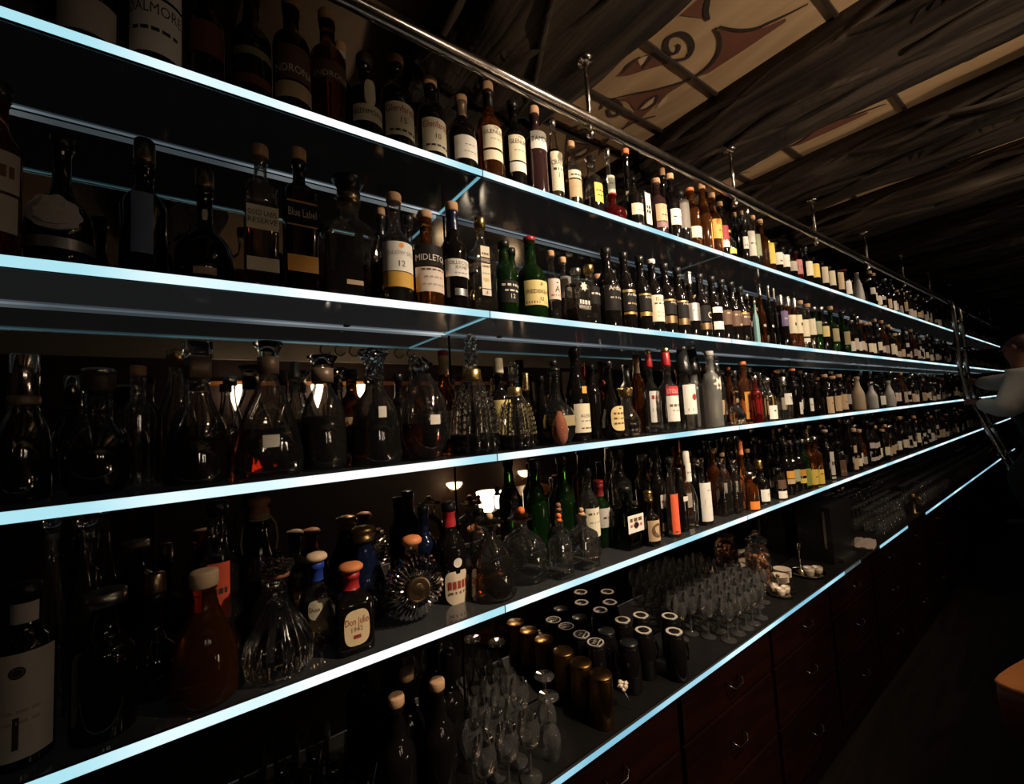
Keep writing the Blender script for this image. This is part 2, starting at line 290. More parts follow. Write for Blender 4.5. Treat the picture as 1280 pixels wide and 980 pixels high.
# stopper kinds: (fraction of the height, builder)
def cap_frac(c):
    return dict(none=.0, cork=.075, black=.055, dark=.07, dome=.10, silver=.06, gold=.07, red=.05, white=.05, orange=.05, glasscap=.10, bronze=.16, talls=.34, wide=.20, blocks=.26, flare=.16,
        flareblack=.14, twist=.24, flame=.16, bead=.30, pewter=.16, cream=.17, goldtall=.26, ball=.15, crown=.12, wine=.05, redgold=.17, blackcone=.28, frost=.06, silverfoil=.20, beige=.05,
        ceramic=.05, steel=.06, woodcork=.12, woodball=.10, pine=.17, mushtan=.11, mushbr=.11, mushor=.12, brass=.13, ballglass=.13, ballor=.16, ballbr=.12, ballor2=.13, balltan=.13, balltan2=.13,
        goldfoil=.20, paper=.20, fan=.10, orangetall=.24).get(c, .06)
def make_cap(kind, nr, z0, h, parent, shape, R_):
    """stopper or capsule on a neck of radius nr, from z0 up, h tall; returns nothing, builds one part (with a sub-part where it has one)"""
    b = MB(); name = 'cap'; mat = None
    if kind == 'none': return
    if kind in ('cork', 'woodcork', 'orange', 'white', 'red', 'wine', 'beige', 'ceramic', 'frost', 'dark'):
        name = 'stopper'; w = 1.15 if kind == 'woodcork' else 1.12
        b.lathe([(-h * .1, nr * w * .9), (0, nr * w), (h * .8, nr * w), (h * .95, nr * w * .93), (h, nr * w * .7)], 16)
        mat = dict(cork='c_cork', woodcork='c_palewood', orange='c_orange', white='c_white', red='c_red', wine='c_wine', beige='c_beige', ceramic='c_ceramic', frost='c_ceramic', dark='c_dark')[kind]
    elif kind in ('black', 'silver', 'gold', 'steel'):
        w = 1.14 if kind != 'steel' else 1.5
        b.lathe([(-h * .6, nr * w), (h * .9, nr * w), (h, nr * w * .9)], 16); mat = 'c_' + kind
        if kind == 'black': mat = 'c_black'
    elif kind in ('bronze', 'pewter', 'cream', 'goldtall', 'silverfoil', 'goldfoil', 'paper', 'orangetall', 'redgold'):
        name = 'capsule'
        b.lathe([(0, nr * 1.06), (h * .1, nr * 1.08), (h * .94, nr * .98), (h, nr * .85)], 16)
        mat = dict(bronze='c_bronze', pewter='c_pewter', cream='c_cream', goldtall='c_gold', silverfoil='c_silver', goldfoil='c_gold', paper='c_paper', orangetall='c_orange', redgold='c_red')[kind]
        o = b.build(name, mat, parent, (0, 0, z0))
        if kind == 'redgold':
            t = MB(); t.lathe([(h * .96, nr * .8), (h * 1.05, nr * .95), (h * 1.3, nr * .95), (h * 1.36, nr * .7)], 14); t.build('tip', 'c_gold', o)
        if kind in ('silverfoil', 'goldfoil'):
            t = MB(); t.lathe([(h * .78, nr * 1.0), (h * .80, nr * 1.14), (h * .90, nr * 1.14), (h * .92, nr * 1.0)], 14); t.build('collar', mat, o)
        return
    elif kind == 'blackcone':
        b.lathe([(-h * .15, nr * 1.75), (0, nr * 1.7), (h * .9, nr * 1.06)], 16); o = b.build('cap', 'c_black', parent, (0, 0, z0))
        t = MB(); t.lathe([(h * .88, nr * 1.12), (h, nr * 1.12), (h * 1.02, nr * .9)], 14); t.build('tip', 'c_steel', o); return
    elif kind == 'dome':
        name = 'stopper'; b.lathe([(-h * .4, nr * 1.2), (h * .5, nr * 1.25), (h * .8, nr * 1.05), (h, nr * .5)], 16); mat = 'c_darkbrown'
    elif kind in ('glasscap',):
        name = 'stopper'; b.lathe([(0, nr * .9), (h * .3, nr * 1.2), (h * .6, nr * 1.4), (h * .9, nr * 1.1), (h, nr * .6)], 14); mat = 'g_solid'
    elif kind == 'talls':
        name = 'stopper'; b.lathe([(0, nr * .9), (.02 * h, nr), (h * .97, nr * .98), (h, nr * .9)], 20); o = b.build(name, 'chrome', parent, (0, 0, z0))
        t = MB(); t.lathe([(-.02 * h, nr * 1.02), (.02 * h, nr * 1.1), (.12 * h, nr * 1.1), (.16 * h, nr * 1.02)], 18); t.build('collar', 'c_taupe', o); return
    elif kind == 'wide':
        name = 'stopper'; b.loft([ring('cut', r, r, z, 48, (24, .07)) for z, r in [(0, nr * .9), (h * .15, nr * 1.2), (h * .55, nr * 1.25), (h * .75, nr * 1.3)]]); o = b.build(name, 'c_darkbrown', parent, (0, 0, z0))
        t = MB(); t.lathe([(h * .72, nr * 1.05), (h * .78, nr * 1.25), (h * .95, nr * 1.2), (h, nr * .8)], 18); t.build('rim', 'chrome', o); return
    elif kind == 'blocks':
        name = 'stopper'; b.loft([ring('square', nr * 1.05, nr * 1.05, z, 24) for z in (0, h * .55)]); o = b.build(name, 'c_taupe', parent, (0, 0, z0), .3)
        t = MB(); t.loft([ring('square', nr * 1.18, nr * 1.18, z, 24) for z in (h * .56, h * .60, h)]); t.build('glass_block', 'g_solid', o); return
    elif kind in ('flare', 'flareblack'):
        name = 'stopper'
        b.lathe([(h * .30, nr * .8), (h * .42, nr * 1.0), (h * .92, nr * 1.55), (h, nr * 1.5), (h * .96, nr * 1.2), (h * .6, nr * .8)], 20, cap1=True); o = b.build(name, 'g_solid' if kind == 'flare' else 'c_black', parent, (0, 0, z0))
        t = MB(); t.lathe([(-h * .5, nr * 1.02), (-h * .5, nr * 1.1), (h * .28, nr * 1.1), (h * .3, nr * .9)], 18); t.build('collar', 'c_taupe' if kind == 'flare' else 'c_bronze', o); return
    elif kind == 'twist':
        name = 'stopper'; n = 16
        b.loft([[(r * math.cos(2 * PI * j / n + i * .35) * (1 - .25 * (j % 2)), r * math.sin(2 * PI * j / n + i * .35) * (1 - .25 * (j % 2)), z) for j in range(n)] for i, (z, r) in
                enumerate([(0, nr * .8), (h * .1, nr * 1.0), (h * .35, nr * .95), (h * .7, nr * 1.25), (h * .9, nr * 1.6), (h, nr * 1.4)])], smooth=False); mat = 'g_solid'
    elif kind == 'flame':
        name = 'stopper'; rr = random.Random(3)
        for i in range(7):
            a = i * .9; p = Vector((math.cos(a) * nr * .5, math.sin(a) * nr * .5, h * .1))
            b.tube([p, p + Vector((math.cos(a) * nr * .6, math.sin(a) * nr * .6, h * .4)), p + Vector((-nr * .6, 0, h * (.55 + .06 * i)))], [nr * .34, nr * .36, nr * .12], 6)
        mat = 'g_solid'
    elif kind == 'bead':
        name = 'stopper'; b.lathe([(0, nr * .7), (h * .15, nr * .9), (h * .2, nr * .6)], 14)
        for i in range(9):
            z = h * (.24 + .085 * i); k = 4 if i < 8 else 1
            for j in range(k): a = j * 2 * PI / k + i * .6; b.ball((math.cos(a) * nr * .55 * (k > 1), math.sin(a) * nr * .55 * (k > 1), z), nr * (.42 if k > 1 else .5), 5)
        mat = 'g_solid'
    elif kind == 'ball':
        name = 'stopper'; b.lathe([(0, nr * 1.0), (h * .2, nr * 1.1), (h * .22, nr * .6), (h * .35, nr * .6)], 14); b.ball((0, 0, h * .68), h * .34, 10); mat = 'c_black'
    elif kind == 'crown':
        name = 'collar'; b.lathe([(-h * 1.2, nr * 1.0), (-h * .9, nr * 1.08), (-h * .1, nr * 1.2), (0, nr * 1.15)], 18)
        for j in range(9): a = 2 * PI * j / 9; b.ball((nr * 1.2 * math.cos(a), nr * 1.2 * math.sin(a), 0), nr * .22, 5)
        mat = 'c_gold'
    elif kind in ('woodball', 'brass'):
        name = 'stopper'; b.lathe([(-h * .3, nr * 1.2), (h * .1, nr * 1.3), (h * .2, nr * 1.0), (h * .35, nr * 1.05), (h * .6, nr * 1.45), (h * .85, nr * 1.3), (h, nr * .6)], 18); mat = 'c_woodbrown' if kind == 'woodball' else 'c_brass'
        if kind == 'woodball':
            o = b.build(name, mat, parent, (0, 0, z0)); t = MB()
            for s in (-1, 1): t.tube([(s * nr * 1.1, 0, -h * .2), (s * nr * 2.0, -.004, -h * .9), (s * nr * 2.2, -.006, -h * 1.9), (s * nr * 2.0, -.008, -h * 2.6)], nr * .13, 6)
            for q in range(3): t.lathe([(-h * (.25 + .15 * q), nr * 1.25), (-h * (.18 + .15 * q), nr * 1.32), (-h * (.12 + .15 * q), nr * 1.25)], 16, cap0=False, cap1=False)
            t.build('rope', 'c_rope', o); return
    elif kind == 'pine':
        name = 'stopper'; b.lathe([(0, nr * 1.1), (h * .2, nr * 1.15), (h * .25, nr * .8)], 14); o = b.build('stopper', 'c_woodbrown', parent, (0, 0, z0)); t = MB()
        for i in range(7):
            z = h * (.3 + .1 * i); rr = nr * 1.3 * math.sin(PI * (.22 + .72 * i / 7))
            for j in range(8): a = 2 * PI * (j + .5 * (i % 2)) / 8; t.ball((rr * math.cos(a), rr * math.sin(a), z), nr * .36, 4)
        t.ball((0, 0, h * .6), nr * 1.0, 8, sz=1.4); t.build('pinecone', 'g_solid', o); return
    elif kind[:4] == 'mush':
        name = 'stopper'; w = 1.5
        b.lathe([(-h * .3, nr * .9), (h * .1, nr * .9), (h * .15, nr * w * .8), (h * .35, nr * w), (h * .6, nr * w), (h * .85, nr * w * .8), (h, nr * w * .35)], 20); mat = dict(mushtan='c_palewood', mushbr='c_orangewood', mushor='c_orangewood')[kind]
    elif kind == 'fan':
        name = 'stopper'; n = 16
        b.loft([[(rx * math.cos(2 * PI * j / n), ry * math.sin(2 * PI * j / n), z) for j in range(n)] for z, rx, ry in [(-h * .2, nr * .7, nr * .7), (0, nr * .9, nr * .8), (h * .3, nr * 1.3, nr * .8), (h, nr * 2.1, nr * .8)]]); mat = 'g_solid'
    elif kind[:4] == 'ball':
        name = 'stopper'; br = h * .36
        b.lathe([(0, nr * .8), (h * .3, nr * .55)], 12); b.ball((0, 0, h * .62), br, 10)
        mat = dict(ballglass='c_tanwood', ballor='c_orangefruit', ballbr='c_darkbrown', ballor2='c_orangefruit', balltan='c_woodbrown', balltan2='c_tanwood')[kind]
        o = b.build(name, mat, parent, (0, 0, z0))
        if kind in ('ballglass', 'ballor'):
            t = MB(); t.lathe([(-h * .05, nr * 1.05), (0, nr * 1.6), (h * .08, nr * 1.65), (h * .12, nr * 1.2), (h * .4, nr * .75)], 18); t.build('glass_lip', 'g_solid', o)
        return
    else:
        b.lathe([(0, nr), (h, nr)], 12); mat = 'c_black'
    b.build(name, mat, parent, (0, 0, z0))

def place_label(parent, shape, h, hb, R_, lab, yaw, n_l):
    col, z0, z1, arc, texts = lab
    zc = (z0 + z1) / 2; hh = (z1 - z0); flat = shape in SQ and shape != 'bellf'
    rr = radius_at(shape, min(1, zc * h / hb)) * R_ if shape != 'disc' else R_ * .3
    if not flat: rr = max(radius_at(shape, min(1, (z0 + (z1 - z0) * q) * h / hb)) for q in (0, .25, .5, .75, 1)) * R_ if shape in SHAPES else rr
    asp = SQ.get(shape, 1)
    eps = .0009
    if flat:
        half = R_ * .86 if shape[:6] == 'square' else R_ * .62
        if arc: half = R_ * math.sin(math.radians(arc))
        yf = -(R_ * (.90 if shape[:6] == 'square' else 1) * asp) - eps
        P = lambda u, v, e=0: (u * half, yf - e, z0 * h + (v + .5) * hh * h)
        wid = half * 2
    else:
        a = math.radians(arc or 50)
        P = lambda u, v, e=0: ((rr + eps + e) * math.sin(u * a), -(rr + eps + e) * math.cos(u * a) * (asp if shape == 'bellf' else 1), z0 * h + (v + .5) * hh * h)
        wid = 2 * a * rr
    lo = None
    if col != 'none':
        b = MB(); nu = 14 if not flat else 1
        oval = col in ('oval', 'ovalc', 'butteroval') or (col == 'cream' and arc == 20 and shape == 'squat') or (col == 'cream' and arc == 18)
        if col == 'shell':
            pts = []; m = 40
            for j in range(m): t = 2 * PI * j / m; q = 1 + .07 * math.cos(9 * t); pts.append((max(-1, min(1, .95 * q * math.cos(t))), .5 * q * math.sin(t) if math.sin(t) > 0 else .42 * math.sin(t)))
            for e0, e1, sc in ((0, .006, 1.), (.006, .010, .62), (.010, .005, .34)):
                b.loft([[P(x * sc, y * sc - .04 * (sc < 1), e) for x, y in pts] for e in (e0 - .012 * (sc == 1.), e1)], smooth=False)
        elif oval or col == 'shield':
            m = 28; pts = []
            for j in range(m):
                t = 2 * PI * (j + .5) / m; p = .62 if col != 'shield' else .5
                x = math.copysign(abs(math.cos(t)) ** p, math.cos(t)); y = .5 * math.copysign(abs(math.sin(t)) ** p, math.sin(t))
                if col == 'shield' and y < -.1: y -= .14 * (1 - abs(x))
                pts.append((x, y))
            c = len(pts); v = [P(x * k, y * k, e) for k, e in ((1., 0), (.6, .0002), (.2, .0002)) for x, y in pts]
            f = [(i * m + j, i * m + (j + 1) % m, (i + 1) * m + (j + 1) % m, (i + 1) * m + j) for i in range(2) for j in range(m)] + [tuple(2 * m + j for j in range(m))]
            b.add(v, f)
        else:
            v = [P(-1 + 2 * i / nu, s) for i in range(nu + 1) for s in (-.5, .5)]
            b.add(v, [(2 * i, 2 * i + 2, 2 * i + 3, 2 * i + 1) for i in range(nu)])
        lo = b.build('label', 'p_' + col, parent)
    for k, (s, cy, ht, ink) in enumerate(texts):
        v, f, w = glyphs(s); th = ht * hh * h if col != 'none' else ht * hh * h
        if s == 'o' or s == 'O': pass
        sw = th * w; mx = wid * (.92 if set(s) != {'-'} else .74); squeeze = min(1., mx / sw)
        v2 = [P(p[0] * th * squeeze / (wid / 2), cy - .5 + p[1] * ht, .0007) for p in v]
        b = MB(); b.add(v2, f, 0, False); b.build('lettering', 'i_' + ink, lo if lo else parent)

def make_bottle(row, s_z):
    name, x, y, h, r, shape, glass, cap, labels, label, foil, extra, group = row
    yaw = extra.get('yaw', 0.)
    root = thing(name, label, 'decanter' if name == 'decanter' else 'bottle', (x, y, s_z), yaw, group)
    gm, lm, fill = GLASS[glass]
    cf = cap_frac(cap); hb = h * (1 - cf)
    if shape == 'disc':
        b = MB(); n = 72; rd = r
        rings = []
        for k, yy in [(.30, -.34), (.55, -.40), (.80, -.32), (.94, -.16), (1, 0), (.94, .16), (.80, .32), (.55, .40), (.30, .34)]:
            rings.append([(rd * k * math.cos(2 * PI * j / n) * (1 - .07 * (j % 2) * (k > .5)), rd * yy * (1.0 - .12 * (j % 2)), rd * 1.02 + rd * k * math.sin(2 * PI * j / n) * (1 - .07 * (j % 2) * (k > .5))) for j in range(n)])
        b.loft(rings, smooth=False); b.build('body', 'g_solid', root)
        c = MB(); c.lathe([(1.96 * rd, r * .22), (hb, r * .20), (hb + .002, r * .25)], 16); c.build('neck', 'g_clear', root)
        m = MB(); m.loft([[(rd * .36 * k * math.cos(2 * PI * j / 32), -rd * yy, rd * 1.02 + rd * .36 * k * math.sin(2 * PI * j / 32)) for j in range(32)] for k, yy in [(1, .36), (1, .43), (.86, .44), (.82, .42), (.5, .42), (.45, .44), (.2, .45)]], smooth=False)
        m.build('medallion', 'c_bronze', root)
        make_cap(cap, r * .2, hb, h * cf, root, shape, r); return root
    P = SHAPES[shape]; n = 72 if shape in RIB or glass == 'cut' else (32 if shape in SQ else 24)
    rib = RIB.get(shape) or (RIB['cut'] if glass == 'cut' else None)
    b = MB(); b.loft([ring(shape, q * r, r, t * hb, n, rib) for t, q in P], cap1=(glass != 'clear')); b.build('body', gm, root)
    if lm:
        q = [(max(t, .014), min(p, 1) * .94) for t, p in P if t < fill] + [(fill, radius_at(shape, fill) * .94)]
        l = MB(); l.loft([ring(shape, p * r, r, t * hb, n, None) for t, p in q]); l.build('liquid', lm, root)
    nr = radius_at(shape, .96) * r
    if foil:
        t0 = .80 if shape not in ('squat', 'squares') else .78
        ps = [(t0, radius_at(shape, t0))] + [(t, p) for t, p in P if t0 < t < 1] + [(1, P[-1][1])]
        f = MB(); f.lathe([(t * hb, p * r * 1.02 + .0008) for t, p in ps], 18, cap0=False); f.build('neck_foil', 'c_' + foil, root)
    if shape == 'bellr':
        for k in range(4):
            f = MB(); a = PI / 2 * k + .55
            for q in range(9):
                tt = .12 + .073 * q; rr_ = radius_at(shape, tt) * r * .98
                f.ball((rr_ * math.cos(a), rr_ * math.sin(a), tt * hb), r * .165, 5)
            f.build('rope_rib', 'g_solid', root)
    if extra.get('collar'):
        f = MB(); f.lathe([(.86 * hb, nr * 1.25), (.87 * hb, nr * 1.34), (.99 * hb, nr * 1.2), (hb, nr * 1.05)], 18); f.build('collar', 'c_gold', root)
    make_cap(cap, nr, hb, h * cf, root, shape, r)
    for k, lab in enumerate(labels): place_label(root, shape, h, hb, r, lab, yaw, k)
    return root
BOTTLES = {   # name, x, y, height, radius, shape, glass, cap, labels, description, neck foil, options, group
 1: [
  ('whisky_bottle', -0.1667, 1.055, 0.2678, 0.0426, 'std', 'dark', 'black', [('grey', 0.064, 0.324, 66, [])], 'dark bottle with one low pale band label, leftmost bottle on the top shelf', None, {}, None),
  ('whisky_bottle', -0.0689, 1.055, 0.2719, 0.0424, 'std', 'dark', 'black', [('white', 0.52, 0.668, 68, []), ('white', 0.081, 0.495, 68, [('DALMORE', 0.8, 0.2, 'ink'), ('-----', 0.42, 0.07, 'ink')])], 'dark bottle with tall white label and block lettering on the top shelf', None, {}, None),
  ('whisky_bottle', 0.0127, 1.055, 0.2492, 0.032, 'std', 'dark', 'dark', [('brown', 0.27, 0.56, 61, [])], 'black bottle with dull red-brown label on the top shelf', None, {}, None),
  ('whisky_bottle', 0.0961, 1.055, 0.2823, 0.0388, 'burg', 'dark', 'dark', [('olive', 0.344, 0.409, 66, []), ('brown', 0.11, 0.188, 66, [])], 'black bottle with two thin dull bands on the top shelf', None, {}, None),
  ('whisky_bottle', 0.1768, 1.052, 0.3014, 0.0401, 'std', 'dark', 'cork', [('umber', 0.243, 0.518, 66, [('NDRONA', 0.3, 0.22, 'pale')]), ('tan', 0.098, 0.224, 68, [])], 'dark bottle with brown label and tan strap label on the top shelf', None, {}, None),
  ('whisky_bottle', 0.2596, 1.0596, 0.3178, 0.0415, 'std', 'amber', 'cork', [('umber', 0.362, 0.509, 68, [('ENDRONA', 0.25, 0.3, 'pale')])], 'amber bottle with brown upper label and pale lettering on the top shelf', None, {}, None),
  ('whisky_bottle', 0.3249, 1.185, 0.3656, 0.0298, 'std', 'dark', 'cork', [], 'small black bottle with white neck behind the amber one on the top shelf', 'white', {}, None),
  ('whisky_bottle', 0.3481, 1.055, 0.2475, 0.0398, 'squat', 'dark', 'dome', [('cream', 0.33, 0.603, 20, []), ('cream', 0.16, 0.338, 66, [('GLENMORAN', 0.55, 0.3, 'ink')])], 'dark squat bottle with oval cream plaque above a cream band on the top shelf', None, {}, None),
  ('whisky_bottle', 0.4341, 1.055, 0.2768, 0.0425, 'std', 'dark', 'cork', [('cream', 0.11, 0.442, 68, [('Glenfarclas', 0.8, 0.2, 'red'), ('15', 0.45, 0.17, 'ink'), ('-----', 0.15, 0.06, 'ink')])], 'black bottle with cream label, red script and number 15 on the top shelf', None, {}, None),
  ('whisky_bottle', 0.535, 1.055, 0.2584, 0.0393, 'std', 'dark', 'cork', [('cream', 0.086, 0.46, 68, [('Glenfarclas', 0.8, 0.2, 'red'), ('10', 0.45, 0.15, 'ink'), ('-----', 0.18, 0.06, 'ink')])], 'black bottle with cream label and red script, number 10 on the top shelf', None, {}, None),
  ('whisky_bottle', 0.636, 1.055, 0.249, 0.0403, 'squat', 'dark', 'cork', [('white', 0.134, 0.414, 68, [('---', 0.6, 0.05, 'grey'), ('----', 0.3, 0.05, 'grey')])], 'brown bottle with round shoulders and plain white label on the top shelf', 'taupe', {}, None),
  ('whisky_bottle', 0.7343, 1.055, 0.3319, 0.037, 'bord', 'amber', 'cork', [('cream', 0.3, 0.515, 68, [('THE', 0.9, 0.1, 'ink'), ('GLENLIVET', 0.72, 0.18, 'ink'), ('----', 0.4, 0.05, 'grey')]), ('cream', 0.186, 0.278, 68, [])], 'reddish amber bottle with cream label and strap, tallest left of the joint, top shelf', 'dark', {}, None),
  ('whisky_bottle', 0.8297, 1.055, 0.3092, 0.0343, 'bord', 'dark', 'black', [('cream', 0.295, 0.569, 68, [('THE', 0.9, 0.09, 'ink'), ('GLENLIVET', 0.74, 0.17, 'ink'), ('----', 0.4, 0.05, 'grey')]), ('white', 0.176, 0.278, 68, [])], 'dark bottle with tall cream label over white strap, black neck on the top shelf', None, {}, None),
  ('whisky_bottle', 0.9204, 1.055, 0.3257, 0.037, 'bord', 'purple', 'cork', [('white', 0.49, 0.677, 64, [('TAMDHU', 0.55, 0.28, 'ink')])], 'purplish square-sided bottle with white shield label at the shoulder on the top shelf', None, {}, None),
  ('whisky_bottle', 1.0028, 1.055, 0.3167, 0.0274, 'burg', 'paleliq', 'silver', [('cream', 0.134, 0.575, 68, [('CRAIGEL', 0.72, 0.12, 'ink'), ('11', 0.4, 0.12, 'ink'), ('---', 0.55, 0.06, 'ink')])], 'slim bottle with very tall cream label on the top shelf', None, {}, None),
  ('whisky_bottle', 1.0853, 1.055, 0.2596, 0.0313, 'std', 'paleliq', 'cork', [('cream', 0.423, 0.536, 68, [('-----', 0.4, 0.2, 'ink')]), ('tan', 0.153, 0.401, 68, [('---', 0.6, 0.06, 'grey')])], 'bottle with arched cream and tan label next to the slim tall label, top shelf', None, {}, None),
  ('whisky_bottle', 1.1872, 1.055, 0.238, 0.0371, 'std', 'halfliq', 'glasscap', [('yellow', 0.192, 0.497, 35, [('---', 0.6, 0.07, 'ink'), ('--', 0.35, 0.06, 'ink')])], 'clear part-empty bottle with bright yellow label on the top shelf', None, {}, None),
  ('whisky_bottle', 1.3525, 1.1097, 0.3513, 0.0224, 'slope', 'clear', 'silver', [('floral', 0.417, 0.654, 66, [('--', 0.6, 0.08, 'ink')])], 'thin clear bottle with foil neck and patterned label on the top shelf', None, {}, None),
  ('whisky_bottle', 1.297, 1.0571, 0.1217, 0.0526, 'ballb', 'redglass', 'red', [], 'low dark red round bottle on the top shelf', None, {}, None),
  ('whisky_bottle', 1.4878, 1.1221, 0.403, 0.0469, 'ballb2', 'dark', 'orange', [('cream', 0.3, 0.488, 66, [])], 'round-shouldered long-necked bottle with orange stopper on the top shelf', None, {}, None),
  ('whisky_bottle', 1.4281, 1.055, 0.2267, 0.0347, 'std', 'dark', 'black', [('cream', 0.248, 0.452, 68, [('---', 0.4, 0.07, 'ink')])], 'small dark bottle with square cream label in front of round one on the top shelf', None, {}, None),
  ('whisky_bottle', 1.4967, 1.0531, 0.1868, 0.0193, 'square', 'paleliq', 'black', [('white', 0.203, 0.913, 66, [('--', 0.55, 0.1, 'ink'), ('--', 0.4, 0.1, 'ink')])], 'narrow white-labelled bottle with black printed motif on the top shelf', None, {}, None),
  ('whisky_bottle', 1.5895, 1.055, 0.2664, 0.0365, 'std', 'purple', 'cork', [('tan', 0.249, 0.523, 68, [('-', 0.8, 0.18, 'seal'), ('---', 0.35, 0.06, 'ink')]), ('mauve', 0.145, 0.236, 68, [])], 'bottle with tan label, dark seal and mauve strap on the top shelf', None, {}, None),
  ('whisky_bottle', 1.8452, 1.185, 0.4574, 0.0283, 'std', 'dark', 'cork', [], 'tall dark cork-topped bottle at the back right of the tan label on the top shelf', None, {}, None),
  ('whisky_bottle', 1.6963, 1.055, 0.3195, 0.0345, 'std', 'dark', 'cork', [('white', 0.231, 0.456, 68, [('---', 0.5, 0.09, 'ink')])], 'dark bottle with white low label and cork on the top shelf', None, {}, None),
  ('whisky_bottle', 1.7669, 1.055, 0.2571, 0.0345, 'std', 'smoke', 'black', [('print', 0.291, 0.793, 66, [])], 'clear bottle with printed bands on the top shelf', None, {}, None),
  ('whisky_bottle', 1.8524, 1.055, 0.2956, 0.0365, 'std', 'amber', 'orange', [('cream', 0.162, 0.34, 68, [('---', 0.4, 0.06, 'grey')])], 'amber bottle with orange stopper and cream low label on the top shelf', None, {}, None),
  ('whisky_bottle', 1.9572, 1.055, 0.3483, 0.0365, 'slope', 'amber', 'cork', [], 'bare amber bottle right of the orange stopper on the top shelf', None, {}, None),
  ('whisky_bottle', 2.0418, 1.055, 0.3229, 0.036, 'std', 'amber', 'cork', [('ochre', 0.257, 0.552, 68, [('--', 0.4, 0.06, 'ink')])], 'bottle with glowing ochre label on the top shelf', None, {}, None),
  ('whisky_bottle', 2.115, 1.0549, 0.2965, 0.0303, 'std', 'dark', 'cork', [('wine', 0.309, 0.556, 68, []), ('cream', 0.186, 0.295, 68, [])], 'bottle with wine-red label over cream strap on the top shelf', None, {}, None),
  ('whisky_bottle', 2.1774, 1.0551, 0.1648, 0.0303, 'std', 'dark', 'gold', [('yellow', 0.207, 0.357, 66, [])], 'miniature-looking dark bottle with small yellow label on the top shelf', None, {}, None),
  ('whisky_bottle', 2.3027, 1.0762, 0.2964, 0.0224, 'std', 'dark', 'cork', [], 'black unlabelled bottle before the white oval label on the top shelf', None, {}, None),
  ('whisky_bottle', 2.2868, 1.0332, 0.2829, 0.0217, 'std', 'dark', 'cork', [('white', 0.263, 0.488, 68, [('--', 0.3, 0.12, 'ink')])], 'dark bottle with white oval-topped label on the top shelf', None, {}, None),
  ('whisky_bottle', 2.397, 1.0549, 0.3278, 0.0301, 'std', 'paleliq', 'silver', [('white', 0.186, 0.6, 68, [('---', 0.5, 0.05, 'ink')])], 'bottle with narrow full-height white label on the top shelf', None, {}, None),
  ('whisky_bottle', 2.459, 1.0551, 0.3066, 0.0301, 'std', 'paleliq', 'cork', [('sage', 0.235, 0.627, 68, [('-', 0.6, 0.2, 'ink')])], 'bottle with sage green label on the top shelf', None, {}, None),
  ('whisky_bottle', 2.5426, 1.055, 0.3029, 0.0342, 'std', 'amber', 'cork', [], 'amber bottle right of the sage green label on the top shelf', None, {}, None),
  ('whisky_bottle', 2.6126, 1.055, 0.1968, 0.0342, 'std', 'amber', 'gold', [('yellow', 0.265, 0.874, 68, [])], 'slim bottle with tall yellow label on the top shelf', None, {}, None),
  ('whisky_bottle', 2.704, 1.055, 0.2054, 0.0365, 'std', 'dark', 'black', [('white', 0.302, 0.645, 68, [('--', 0.3, 0.1, 'ink')])], 'bottle with small white label right of the tall yellow one on the top shelf', None, {}, None),
  ('whisky_bottle', 2.7976, 1.055, 0.1895, 0.0365, 'std', 'paleliq', 'black', [('white', 0.333, 0.713, 68, [('--', 0.5, 0.06, 'grey')])], 'pale bottle with square white label on the top shelf', None, {}, None),
  ('whisky_bottle', 2.8975, 1.055, 0.1983, 0.0365, 'std', 'dark', 'black', [('grey', 0.276, 0.573, 68, [])], 'dark bottle with grey label on the top shelf', None, {}, None),
  ('whisky_bottle', 2.9783, 1.055, 0.2032, 0.0365, 'std', 'redglass', 'black', [('rose', 0.233, 0.676, 68, [('--', 0.5, 0.2, 'seal')])], 'bottle with mottled rose label on the top shelf', None, {}, None),
  ('whisky_bottle', 3.1405, 1.055, 0.2594, 0.0365, 'std', 'dark', 'black', [('cream', 0.238, 0.597, 68, [])], 'dark-topped bottle with cream label right of the rose one on the top shelf', None, {}, None),
  ('whisky_bottle', 3.2515, 1.055, 0.2103, 0.0365, 'std', 'dark', 'black', [('yellow', 0.322, 0.751, 68, [])], 'dark bottle with strong yellow label on the top shelf', None, {}, None),
  ('whisky_bottle', 3.3999, 1.055, 0.2028, 0.0365, 'std', 'dark', 'black', [('cream', 0.253, 0.792, 68, [])], 'first of the close cream-labelled trio on the top shelf', None, {}, None),
  ('whisky_bottle', 3.5276, 1.055, 0.1901, 0.0365, 'std', 'dark', 'black', [('cream', 0.274, 0.805, 68, [])], 'second of the close cream-labelled trio on the top shelf', None, {}, None),
  ('whisky_bottle', 3.695, 1.055, 0.1936, 0.0365, 'std', 'dark', 'black', [('tan', 0.237, 0.866, 68, [])], 'third, tanner one of the close cream-labelled trio on the top shelf', None, {}, None),
  ('whisky_bottle', 3.8432, 1.055, 0.2228, 0.0365, 'std', 'dark', 'red', [('white', 0.133, 0.56, 68, [])], 'bottle with white label and reddish top on the top shelf', None, {}, None),
  ('whisky_bottle', 4.1245, 1.055, 0.2417, 0.0371, 'bell', 'ceramic', 'ceramic', [], 'pale grey cone-shaped ceramic bottle on the top shelf', None, {}, None),
  ('whisky_bottle', 4.4135, 1.055, 0.2392, 0.0365, 'std', 'dark', 'silver', [('white', 0.416, 0.637, 68, [])], 'black bottle with tiny white label right of the ceramic cone on the top shelf', None, {}, None),
 ],
 2: [
  ('whisky_bottle', -0.2758, 1.055, 0.3125, 0.0301, 'std', 'amber', 'black', [('grey', 0.37, 0.592, 72, [('-----', 0.5, 0.3, 'umber')]), ('grey', 0.152, 0.353, 68, [])], 'brown bottle with two stacked pale labels at the far left on the second shelf', None, {}, None),
